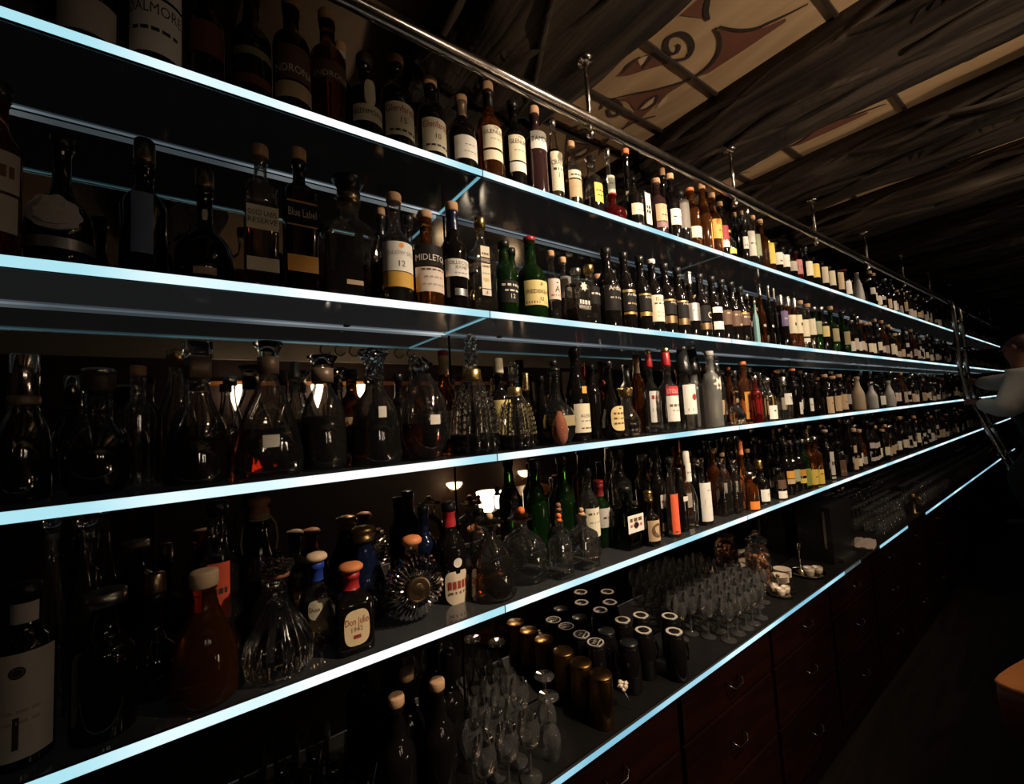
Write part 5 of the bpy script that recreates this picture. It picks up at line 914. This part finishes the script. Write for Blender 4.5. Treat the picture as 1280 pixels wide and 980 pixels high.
for i in range(52):
    for j in range(2):
        H = .1725; x = 5.25 + .085 * i; y = [1.08, 1.19][j]
        fg.lathe([(H - z, r * .95) for z, r in reversed(G_IN)], 10, 0, (x, y, COUNTER + .0006), cap0=False)
o = fg.build('distant_glasses', 'g_stem'); tag(o, 'rows of upturned glasses at the far end of the counter', 'glasses'); o['kind'] = 'stuff'
pr = None
for x, y in ((.12, 1.06), (.205, 1.055), (.29, 1.06), (.16, 1.145), (.245, 1.14), (.325, 1.15), (.2, 1.225), (.29, 1.228)):
    if pr is None:
        pr = thing('tumbler', 'dark cut tumbler on the unlit left end of the counter', 'glass', (x, y, COUNTER), 0, 'tumblers on the unlit left end of the counter')
        b = MB(); b.loft([ring('cut', r, .04, z, 36, (12, .05)) for z, r in [(0, .030), (.004, .032), (.05, .036), (.085, .040)]], cap1=False); b.build('bowl', 'g_smoke', pr)
        b = MB(); b.lathe([(.001, .028), (.012, .029)], 18); b.build('base', 'g_solid', pr)
    else: copy_tree(pr, (x, y, COUNTER))
# gold canisters
GP = [(1.060, 1.052, 'gold canister nearest the counter edge, right of the stemmed glasses'), (1.060, 1.142, 'middle gold canister of the row running to the mirror'), (1.062, 1.234, 'gold canister nearest the mirror behind the other gold ones')]
for x, y, lab in GP:
    t = thing('canister', lab, 'canister', (x, y, COUNTER)); b = MB(); b.lathe([(0, .034), (.003, .036), (.148, .036), (.150, .035)], 28); b.build('body', 'foilgold', t)
    b = MB(); b.lathe([(.1495, .0355), (.151, .037), (.155, .037), (.158, .035), (.1585, .001)], 28); b.build('lid', 'foilgold', t)
BP = [(1.166, 1.172, 1, 'slim black canister with lettered ring lid, right of the gold ones'), (1.168, 1.246, 1, 'slim black canister with lettered ring lid nearest the mirror'),
      (1.452, 1.040, 2, 'black round-shouldered jar with pale ring lid nearest the counter edge'), (1.376, 1.122, 2, 'black round-shouldered jar with pale ring lid, left in the second rank'), (1.382, 1.228, 2, 'black jar with pale ring lid by the mirror, left of its twin'),
      (1.468, 1.205, 2, 'black jar with pale ring lid by the mirror, right of its twin'), (1.545, 1.122, 2, 'black round-shouldered jar with pale ring lid, right in the second rank'), (1.268, 1.105, 0, 'plain black jar with dark lid between slim canisters and ring jars'), (1.272, 1.215, 0, 'plain black jar with dark lid at the mirror')]
for x, y, kd, lab in BP:
    slim = kd == 1; h = .166 if slim else .158; r = .034 if slim else .039
    t = thing('canister' if slim else 'jar', lab, 'canister' if slim else 'jar', (x, y, COUNTER))
    P = [(0, r * .94), (.004, r), (h - .004, r), (h, r * .95)] if slim else [(0, r * .92), (.006, r), (h * .62, r), (h * .78, r * .96), (h * .88, r * .86), (h * .93, r * .80), (h, r * .80)]
    b = MB(); b.lathe(P, 28); b.build('body', 'g_dark', t)
    q = P[-1][1]
    b = MB(); b.lathe([(h, q), (h + .004, q * 1.03), (h + .008, q), (h + .0085, .001)], 24); ld = b.build('lid', 'c_black', t)
    if kd:
        b = MB(); n = 32; ro, ri = (.94, .78) if slim else (.98, .66)
        b.add([(q * k * math.cos(2 * PI * j / n), q * k * math.sin(2 * PI * j / n), h + .0092) for k in (ro, ri) for j in range(n)], [(j, (j + 1) % n, n + (j + 1) % n, n + j) for j in range(n)], 0, False); b.build('ring', 'ringpaint', ld)
        if slim:
            for s_, yy, ht in (('INTI', .12, .36), ('---', -.36, .16)):
                v, f, w = glyphs(s_); ht2 = min(ht, 1.15 / w); b = MB(); b.add([(q * p[0] * ht2 * math.cos(.45) - q * (yy + p[1] * ht) * math.sin(.45), q * p[0] * ht2 * math.sin(.45) + q * (yy + p[1] * ht) * math.cos(.45), h + .0092) for p in v], f, 0, False); b.build('lettering', 'ringpaint', ld)
    if kd == 2:
        b = MB(); b.tube([(r * .9, -r * .25, h * .3), (r * 1.28, -r * .45, h * .36), (r * 1.36, -r * .48, h * .55), (r * 1.22, -r * .42, h * .74), (r * .85, -r * .25, h * .78)], .0045, 8); b.build('handle', 'g_dark', t)
# paper flower pick
t = thing('paper_flower', 'crumpled white paper flower on a wire beside the front gold canister', 'decoration', (1.165, 1.030, COUNTER))
b = MB(); b.tube([(.02, .0, .002), (.012, .01, .03), (.004, .03, .062)], .0012, 6); b.build('wire', 'dull_chrome', t)
b = MB(); rr = random.Random(4)
for i in range(9):
    a = i * .7; c = Vector((.004 + .012 * math.cos(a), .03 + .012 * math.sin(a), .066 + .006 * (i % 3)))
    b.loft([[tuple(c + Vector((k * math.cos(2 * PI * j / 6 + a), k * .6 * math.sin(2 * PI * j / 6 + a), q + rr.uniform(-.003, .003)))) for j in range(6)] for k, q in ((.004, -.006), (.011, 0), (.006, .007))])
b.build('petals', 'porcelain', t)
# jar of nuts
t = thing('storage_jar', 'tall lidded glass jar of brown nuts beside the dense glasses', 'jar', (2.47, 1.20, COUNTER)); r = .062
b = MB(); b.lathe([(0, .052), (.006, .060), (.02, .062), (.19, .062), (.215, .052), (.225, .046), (.245, .046), (.25, .05)], 28, cap1=False); b.build('body', 'g_clear', t)
b = MB(); b.lathe([(.25, .052), (.262, .056), (.27, .050), (.285, .018), (.30, .020), (.31, .012)], 24); b.build('lid', 'g_clear', t)
b = MB(); rr = random.Random(9)
for i in range(150):
    a = rr.uniform(0, 2 * PI); q = .046 * math.sqrt(rr.random()) if i % 3 else .047; z = .014 + .17 * rr.random()
    b.ball((q * math.cos(a), q * math.sin(a), z), rr.uniform(.008, .012), 5, sz=rr.uniform(.8, 1.3))
o = b.build('nuts', 'nuts', t); o['kind'] = 'stuff'
# cruet trays
def tray(x, y, r, lab):
    t = thing('tray', lab, 'tray', (x, y, COUNTER)); b = MB()
    b.lathe([(0, r * .8), (.003, r * .86), (.008, r * .97), (.016, r), (.017, r * .98), (.009, r * .93), (.006, r * .84), (.006, .001)], 36); b.build('dish', 'silverware', t); return .006
tray(2.47, 1.096, .068, 'round silver tray of small pots at the counter edge'); tray(2.86, 1.115, .092, 'round silver tray farther along holding a ring-handled caddy')
def pot(x, y, z, r, h, lab, mat='porcelain', grp=None):
    t = thing('ramekin', lab, 'pot', (x, y, COUNTER + z), 0, grp); b = MB()
    b.lathe([(0, r * .7), (.004, r * .78), (h * .6, r), (h, r * .96), (h * .98, r * .88), (h * .3, r * .7), (h * .28, .001)], 24); b.build('bowl', mat, t)
    b = MB(); b.lathe([(h * .97, r * .94), (h, r * 1.0), (h * 1.05, r * .97), (h * 1.03, r * .9)], 24, cap0=False, cap1=False); b.build('rim', mat, t)
pot(2.445, 1.085, .007, .022, .034, 'left cream pot on the near silver tray'); pot(2.493, 1.082, .007, .021, .032, 'right cream pot on the near silver tray'); pot(2.468, 1.128, .007, .020, .036, 'rear cream pot on the near silver tray')
pot(2.82, 1.09, .007, .028, .046, 'cream pot on the left of the far silver tray'); pot(2.895, 1.075, .007, .028, .034, 'low cream pot on the right of the far silver tray')
t = thing('ring_caddy', 'slim silver caddy with a ring handle on the far tray', 'caddy', (2.868, 1.15, COUNTER + .007)); b = MB()
b.lathe([(0, .02), (.004, .021), (.006, .004), (.11, .0035), (.115, .006), (.12, .003)], 14); b.build('post', 'silverware', t)
b = MB(); b.tube([(.020 * math.cos(2 * PI * j / 20), 0, .142 + .020 * math.sin(2 * PI * j / 20)) for j in range(21)], .0028, 6); b.build('ring', 'silverware', t)
t = thing('ring_caddy', 'small silver cruet stand with ball knob on the near tray', 'caddy', (2.513, 1.125, COUNTER + .007)); b = MB()
b.lathe([(0, .012), (.003, .013), (.005, .003), (.06, .003)], 12); b.build('post', 'silverware', t); b = MB(); b.ball((0, 0, .068), .010, 8); b.build('knob', 'silverware', t)
for i, (x, y, n, lab) in enumerate([(2.635, 1.17, 4, 'stack of four cream saucers between the two trays'), (2.72, 1.19, 5, 'taller stack of cream saucers by the far tray')]):
    for k in range(n):
        t = thing('saucer', ['lowest', 'second', 'third', 'fourth', 'top'][k if k < n - 1 else 4] + ' saucer of the ' + lab, 'saucer', (x, y, COUNTER + .0095 * k), 0, 'cream saucer stacks'); b = MB(); r = .046
        b.lathe([(0, r * .55), (.002, r * .6), (.006, r * .9), (.009, r), (.0095, r * .98), (.007, r * .86), (.004, r * .55), (.004, .001)], 26); b.build('dish', 'porcelain', t)
# cutlery roll leaning on the jar
t = thing('serving_tongs', 'long silver tongs leaning beside the nut jar', 'tongs', (2.555, 1.145, COUNTER)); b = MB()
for s in (0, .012): b.tube([(.0 + s, 0, .003), (-.006 + s, .03, .07), (-.010 + s * .3, .055, .14)], [.005, .004, .004], 8)
b.build('arms', 'silverware', t); b = MB(); b.ball((-.010, .056, .144), .007, 6); b.build('hinge', 'silverware', t)
o = box_obj('coffee_machine', (3.22, 1.15, COUNTER + .155), (.34, .19, .31), 'g_dark')
bb = MB(); bb.box((0, 0, 0), (.34, .19, .24)); bpy.data.objects.remove(o)
t = thing('coffee_machine', 'black boxy bar machine with one upright steel edge beyond the trays', 'machine', (3.30, 1.155, COUNTER))
box_obj('body', (0, 0, .17), (.36, .19, .34), 'c_black', t); box_obj('edge_strip', (-.183, -.06, .2), (.004, .012, .22), 'c_steel', t); box_obj('drip_tray', (0, -.105, .012), (.22, .03, .02), 'c_steel', t)
# linen
t = MB(); n, m = 14, 8; v = []; rr = random.Random(2)
for i in range(n):
    for j in range(m):
        u, w = i / (n - 1) - .5, j / (m - 1) - .5
        v.append((u * .26, w * .13 * (1 - .3 * abs(u)), .004 + .018 * (1 - (2 * u) ** 2) * (1 - (2 * w) ** 2) + .006 * math.sin(9 * u + 14 * w) * (1 - (2 * w) ** 2) + .003))
f = [(i * m + j, (i + 1) * m + j, (i + 1) * m + j + 1, i * m + j + 1) for i in range(n - 1) for j in range(m - 1)]
t.add(v, f); k = len(v); t.add([(p[0], p[1], 0.001) for p in v], [tuple(reversed(q)) for q in f])
tag(t.build('folded_cloth', 'linen', None, (3.70, 1.07, COUNTER), .2), 'crumpled beige cloth lying at the counter edge', 'cloth')
t = thing('rod', 'dark rod leaning over glasses beyond the black machine', 'rod', (3.62, 1.17, COUNTER)); b = MB(); b.tube([(0, .0, .02), (.12, .02, .12), (.24, .03, .26)], .006, 8); b.build('rod', 'c_black', t); b = MB(); b.ball((0, 0, .02), .018, 8); b.build('bowl', 'dull_chrome', t)
t = thing('beer_tap', 'small brass tap post at the gap in the counter strip', 'tap', (4.90, 1.045, COUNTER)); b = MB(); b.lathe([(0, .028), (.006, .030), (.012, .012), (.12, .012), (.125, .018), (.16, .020), (.165, .012)], 16); b.build('post', 'c_brass', t)
b = MB(); b.tube([(0, 0, .13), (0, -.04, .135), (0, -.06, .11)], .006, 8); b.build('spout', 'c_brass', t)

# ------------------------------------------------------------------ round bar-end table at the lower right
H = EYE - .85
t = thing('bar_counter', 'end of a wooden bar with rounded corner and red-brown curved side, lower right corner', 'counter', (1.868, .27, 0))
plan = [(0, -.75), (-.004, -.40), (-.004, -.10), (-.002, -.035), (.006, -.010), (.022, .0), (.06, -.004), (.13, -.018), (.23, -.042), (.42, -.10), (.75, -.22), (1.1, -.40), (1.3, -.60), (1.35, -.75)]
def inset(d, z): 
    c = Vector((.55, -.42)); o = []
    for p in plan:
        v = Vector(p) - c; k = max(.05, 1 - d / max(v.length, .01)); o.append((c.x + v.x * k, c.y + v.y * k, z))
    return list(reversed(o)) if False else o
b = MB(); b.loft([inset(d, z) for d, z in ((.003, H - .012), (0, H - .010), (0, H - .003), (.003, H), (.02, H + .0004))], smooth=False); b.build('countertop', 'table_top', t)
b = MB(); b.loft([inset(d, z) for d, z in ((.30, .0), (.28, .5), (.22, H - .45), (.13, H - .28), (.065, H - .205), (.03, H - .16), (.008, H - .11), (.003, H - .04), (.004, H - .012))]); b.build('side_panel', 'table_side', t)

# ------------------------------------------------------------------ the room behind the camera, seen in the mirror
FY = -2.0
slab_struct('trim_20', (4.6, FY + .02, EYE + .735), (12, .04, .21), 'frieze')
slab_struct('trim_21', (1.6, FY + .03, EYE + .415), (3.2, .06, .035), 'table_top')
lt = MB()
for x0 in (1.02, 1.16, 1.30, 1.78, 1.93):
    lt.tube([(x0 + .05 * math.cos(a), FY + .042, EYE + .75 + .055 * math.sin(a)) for a in [PI * (.6 + .1 * q) for q in range(14)]], .006, 6)
o = lt.build('painted_script', 'paint_line'); tag(o, 'dark painted script on the pale frieze seen in the mirror', 'lettering')
slab_struct('door_1', (.15, FY + .03, 1.02), (.9, .05, 2.04), 'wall_wood')
def sconce(x, z, lab):
    t = thing('wall_sconce', lab, 'lamp', (x, FY + .05, z), 0, 'wall sconces across the room')
    b = MB(); b.lathe([(-.16, .004), (-.10, .022), (0, .048), (.06, .055), (.06, .050), (0, .042)], 20, 0, (0, .08, 0)); b.build('shade', 'lamp_white', t)
    b = MB(); b.tube([(0, -.045, -.02), (0, .0, -.05), (0, .04, -.06)], .008, 8); b.build('arm', 'c_brass', t)
for x, lab in ((.915, 'cone wall sconce mirrored left of the bell decanter'), (1.315, 'cone wall sconce mirrored between two dark decanters'), (.25, 'cone wall sconce mirrored behind the cone-shaped decanter')): sconce(x, EYE + .33, lab)
def bowl_lamp(x, z, lab):
    t = thing('wall_sconce', lab, 'lamp', (x, FY + .05, z), 0, 'bowl lamps across the room')
    b = MB(); b.lathe([(-.045, .03), (-.03, .06), (.0, .085), (.02, .09), (.02, .085), (-.02, .05)], 22, 0, (0, .11, 0)); b.build('shade', 'lamp_warm', t)
    b = MB(); b.tube([(0, -.045, -.02), (0, .04, -.09), (0, .11, -.05)], .007, 8); b.build('arm', 'c_brass', t)
bowl_lamp(2.33, EYE - .755, 'glowing bowl lamp mirrored above the red wax bottle'); bowl_lamp(3.34, EYE - .742, 'glowing bowl lamp mirrored left of the green bottles')
t = thing('pedestal_table', 'small pedestal table behind the camera carrying a shaded lamp', 'table', (2.08, -.72, 0)); b = MB()
b.lathe([(.93, .20), (.935, .21), (.955, .21), (.96, .20)], 36); b.build('tabletop', 'table_top', t); b = MB(); b.lathe([(0, .16), (.03, .16), (.05, .03), (.93, .03)], 20); b.build('pedestal', 'table_side', t)
t = thing('table_lamp', 'white shaded table lamp mirrored behind the ball stoppers', 'lamp', (2.08, -.72, .96)); b = MB(); b.lathe([(0, .06), (.01, .06), (.02, .012), (.16, .012)], 18); b.build('base', 'c_brass', t)
b = MB(); b.lathe([(.14, .085), (.30, .115), (.30, .110), (.14, .080)], 28, cap0=False, cap1=False); b.build('lamp_shade', 'lamp_white', t)
t = thing('dining_table', 'orange wood table top mirrored among the ball stoppers', 'table', (3.05, -1.45, 0)); box_obj('tabletop', (0, 0, EYE - .885), (.75, .5, .04), 'table_top', t)
for sx in (-.32, .32):
    for sy in (-.2, .2): box_obj('leg', (sx, sy, .513), (.05, .05, 1.026), 'table_side', t)
t = thing('menu_card', 'small white menu card standing on the orange table', 'card', (3.12, -1.40, EYE - .865)); b = MB(); b.box((0, 0, .065), (.085, .006, .13)); b.build('card', 'c_white', t)
b = MB(); n = 20; b.loft([[(.028 * math.cos(2 * PI * j / n), y, .065 + .035 * math.sin(2 * PI * j / n)) for j in range(n)] for y in (.0035, .0045)], smooth=False); b.build('printed_oval', 'c_black', t)
for x, z, w, h_, lab in ((4.35, EYE + .38, .36, .44, 'pale framed picture mirrored behind the ball-stoppered bottle'), (4.95, EYE + .36, .36, .46, 'pale framed picture mirrored right of the tall medallion bottle'), (3.55, EYE + .3, .3, .3, 'framed picture mirrored near the gold capsule')):
    t = thing('framed_picture', lab, 'picture', (x, FY + .03, z)); box_obj('frame', (0, -.01, 0), (w, .04, h_), 'c_darkbrown', t); box_obj('print', (0, .012, 0), (w - .05, .006, h_ - .05), 'frieze', t)

# ------------------------------------------------------------------ bartender
def skin_fig(name, verts, edges_, mat, parent, sub=2):
    me = bpy.data.meshes.new(name); me.from_pydata([v[0] for v in verts], edges_, []); o = bpy.data.objects.new(name, me); COL.objects.link(o); o.parent = parent
    me.materials.append(MATS[mat]); md = o.modifiers.new('skin', 'SKIN'); md.use_smooth_shade = True
    for i, v in enumerate(verts):
        d = me.skin_vertices[0].data[i]; r = v[1]; d.radius = r if isinstance(r, tuple) else (r, r); d.use_root = (i == 0)
    s = o.modifiers.new('sub', 'SUBSURF'); s.levels = sub; s.render_levels = sub; return o
PX, PY = 6.30, .47
per = thing('person', 'bartender in white shirt and black waistcoat climbing the ladder, holding both stiles', 'person', (PX, PY, 0))
z = lambda q: EYE + q
V = [((0, -.08, z(-.50)), (.125, .10)), ((0, -.07, z(-.30)), (.13, .105)), ((0, -.05, z(-.05)), (.15, .11)), ((0, -.035, z(.10)), (.13, .10)), ((0, -.02, z(.18)), .06), ((0, .0, z(.25)), .055), ((0, .015, z(.33)), (.075, .085)), ((0, .01, z(.43)), (.072, .088)),
     ((-.18, -.03, z(.08)), .062), ((-.20, .10, z(-.20)), .046), ((.02, .29, z(-.14)), .036), ((.075, .34, z(-.12)), .026),
     ((.18, -.03, z(.10)), .062), ((.22, .16, z(.05)), .046), ((.37, .32, z(.07)), .036), ((.42, .365, z(.085)), .026),
     ((-.10, -.08, z(-.58)), .09), ((-.12, .10, z(-.84)), .068), ((-.10, .0, z(-1.20)), .045), ((-.10, .03, z(-1.26)), .04), ((-.10, .12, z(-1.27)), .03),
     ((.10, -.08, z(-.58)), .09), ((.16, .06, z(-1.0)), .068), ((.18, -.1, z(-1.44)), .045), ((.18, -.08, z(-1.505)), .04), ((.18, .02, z(-1.51)), .03)]
E_ = [(0, 1), (1, 2), (2, 3), (3, 4), (4, 5), (5, 6), (6, 7), (3, 8), (8, 9), (9, 10), (10, 11), (3, 12), (12, 13), (13, 14), (14, 15), (0, 16), (16, 17), (17, 18), (18, 19), (19, 20), (0, 21), (21, 22), (22, 23), (23, 24), (24, 25)]
# five fingers on each hand, curled round the stile
for wi, bx_, by_, bz_, sx in ((11, .075, .34, -.12, 1), (15, .42, .365, .085, 1)):
    for k in range(4):
        c = len(V); dz = .022 - .017 * k; L = [.9, 1., .96, .8][k]
        V += [((bx_ + .012, by_ + .03, z(bz_ + dz)), .0095), ((bx_ + .022, by_ + .03 + .032 * L, z(bz_ + dz)), .009), ((bx_ + .022 + .03 * L, by_ + .045 + .02 * L, z(bz_ + dz)), .008), ((bx_ + .05 + .01 * L, by_ + .035, z(bz_ + dz)), .007)]
        E_ += [(wi, c), (c, c + 1), (c + 1, c + 2), (c + 2, c + 3)]
    c = len(V); V += [((bx_ + .025, by_ - .005, z(bz_ + .025)), .011), ((bx_ + .048, by_ + .012, z(bz_ + .034)), .0095), ((bx_ + .062, by_ + .03, z(bz_ + .036)), .008)]
    E_ += [(wi, c), (c, c + 1), (c + 1, c + 2)]
skin_fig('body', V, E_, 'skin', per)
SV = [((0, -.08, z(-.52)), (.15, .12)), ((0, -.07, z(-.30)), (.15, .125)), ((0, -.05, z(-.05)), (.175, .13)), ((0, -.035, z(.10)), (.15, .115)), ((0, -.02, z(.175)), .075),
      ((-.18, -.03, z(.08)), .115), ((-.21, .08, z(-.20)), .125), ((-.04, .24, z(-.155)), .075), ((.01, .285, z(-.14)), .048),
      ((.18, -.03, z(.09)), .105), ((.23, .15, z(.045)), .10), ((.33, .285, z(.065)), .07), ((.365, .315, z(.07)), .048)]
skin_fig('shirt', SV, [(0, 1), (1, 2), (2, 3), (3, 4), (3, 5), (5, 6), (6, 7), (7, 8), (3, 9), (9, 10), (10, 11), (11, 12)], 'shirt', per)
skin_fig('waistcoat', [((0, -.08, z(-.54)), (.165, .135)), ((0, -.07, z(-.30)), (.168, .142)), ((0, -.055, z(-.08)), (.182, .146)), ((0, -.045, z(.06)), (.15, .135)), ((0, -.035, z(.12)), (.12, .125))], [(0, 1), (1, 2), (2, 3), (3, 4)], 'cloth_black', per)
skin_fig('trousers', [((0, -.08, z(-.50)), (.16, .13)), ((-.10, -.08, z(-.60)), .11), ((-.12, .10, z(-.84)), .085), ((-.10, .0, z(-1.21)), .062), ((.10, -.08, z(-.60)), .11), ((.16, .06, z(-1.0)), .085), ((.18, -.1, z(-1.45)), .062)], [(0, 1), (1, 2), (2, 3), (0, 4), (4, 5), (5, 6)], 'cloth_black', per)
skin_fig('hair', [((0, -.035, z(.34)), (.080, .070)), ((0, -.035, z(.42)), (.094, .095)), ((0, .01, z(.485)), (.078, .10))], [(0, 1), (1, 2)], 'hair', per)
hd = MB(); hd.loft([[(.016 * k * math.cos(2 * PI * j / 8), .092 + y, z(.37) + .02 * q + .010 * k * math.sin(2 * PI * j / 8)) for j in range(8)] for k, y, q in ((1, -.02, 0), (.9, .008, -.4), (.5, .02, -.7))]); hd.build('nose', 'skin2', per)
for s in (-1, 1):
    e = MB(); e.ball((s * .030, .088, z(.395)), .010, 6); e.build('eye', 'c_black', per)
    e = MB(); e.ball((s * .078, .01, z(.375)), .022, 6, sz=1.4); e.build('ear', 'skin2', per)
e = MB(); e.tube([(-.022, .092, z(.325)), (0, .100, z(.322)), (.022, .092, z(.325))], .005, 6); e.build('mouth', 'hair', per)
for s, y0, z0 in ((-.10, .06, -1.285), (.18, -.04, -1.525)):
    sh = MB(); n = 12; sh.loft([[(s + w * math.cos(2 * PI * j / n), y0 + yy, z(z0) + h_ * .5 + h_ * .5 * math.sin(2 * PI * j / n)) for j in range(n)] for yy, w, h_ in ((-.10, .02, .04), (-.08, .038, .075), (0, .042, .07), (.09, .045, .05), (.14, .03, .03))]); sh.build('shoe', 'cloth_black', per)

# ------------------------------------------------------------------ light
def downlight(x, y, power, aim, cone=75, lab=''):
    zc = ZP - .001
    t = thing('recessed_spotlight', lab, 'lamp', (x, y, zc), 0, 'recessed ceiling spotlights'); b = MB()
    b.lathe([(0, .055), (-.006, .055), (-.008, .050), (-.004, .036), (0, .034)], 24, cap0=False, cap1=False); b.build('trim_ring', 'c_silver', t)
    b = MB(); b.lathe([(-.003, .001), (-.003, .034)], 20, cap0=False, cap1=False); b.build('bulb', 'downlight', t)
    L = bpy.data.lights.new('spot', 'SPOT'); L.energy = power; L.color = (1., .80, .58); L.spot_size = math.radians(cone); L.spot_blend = .4; L.shadow_soft_size = .028
    o = bpy.data.objects.new('spot', L); COL.objects.link(o); o.location = (x, y, zc - .02)
    o.rotation_euler = (Vector(aim) - o.location).to_track_quat('-Z', 'Y').to_euler()
for i, (x, y, p, aim, cone) in enumerate(SPOTS): downlight(x, y, p, aim, cone, 'recessed ceiling spotlight, %s of the scattered set' % ['first', 'second', 'third', 'fourth', 'fifth', 'sixth', 'seventh', 'eighth', 'ninth', 'tenth'][i])
def uplight(loc, e, aim, cone):
    L = bpy.data.lights.new('uplight', 'SPOT'); L.energy = e; L.color = (1., .78, .55); L.spot_size = math.radians(cone); L.spot_blend = .8; L.shadow_soft_size = .04
    o = bpy.data.objects.new('uplight', L); COL.objects.link(o); o.location = loc; o.rotation_euler = (Vector(aim) - o.location).to_track_quat('-Z', 'Y').to_euler()
for u in UPS: uplight(*u)
def pt(loc, e, col=(1., .70, .42), r=.06):
    L = bpy.data.lights.new('lamp_light', 'POINT'); L.energy = e; L.color = col; L.shadow_soft_size = r; o = bpy.data.objects.new('lamp_light', L); COL.objects.link(o); o.location = loc
for p in POINTS: pt(*p)
w = bpy.data.worlds.new('room_air'); SC.world = w; w.use_nodes = True
w.node_tree.nodes['Background'].inputs[0].default_value = (.9, .75, .6, 1); w.node_tree.nodes['Background'].inputs[1].default_value = .0015

# ------------------------------------------------------------------ camera
cd = bpy.data.cameras.new('camera'); cam = bpy.data.objects.new('camera', cd); COL.objects.link(cam)
cd.sensor_width = 36; cd.sensor_fit = 'HORIZONTAL'; cd.lens = 538 / 1280 * 36; cd.shift_y = -10 / 1280; cd.clip_start = .02
ROT = Matrix(((.80958259, .00218216, -.58700193), (-.58446601, -.08992905, -.8064194), (-.05454827, .99594578, -.0715296)))
cam.matrix_world = Matrix.Translation((0, 0, EYE)) @ ROT.to_4x4()
SC.camera = cam
SC.view_settings.view_transform = 'Standard'; SC.view_settings.look = 'None'; SC.view_settings.gamma = 1; SC.view_settings.exposure = 0; SC.view_settings.use_curve_mapping = False
SC.cycles.use_denoising = True; SC.cycles.caustics_reflective = False; SC.cycles.caustics_refractive = False
SC.cycles.max_bounces = 10; SC.cycles.glossy_bounces = 5; SC.cycles.transmission_bounces = 10; SC.cycles.transparent_max_bounces = 24; SC.cycles.diffuse_bounces = 3
SC.cycles.sample_clamp_indirect = 16
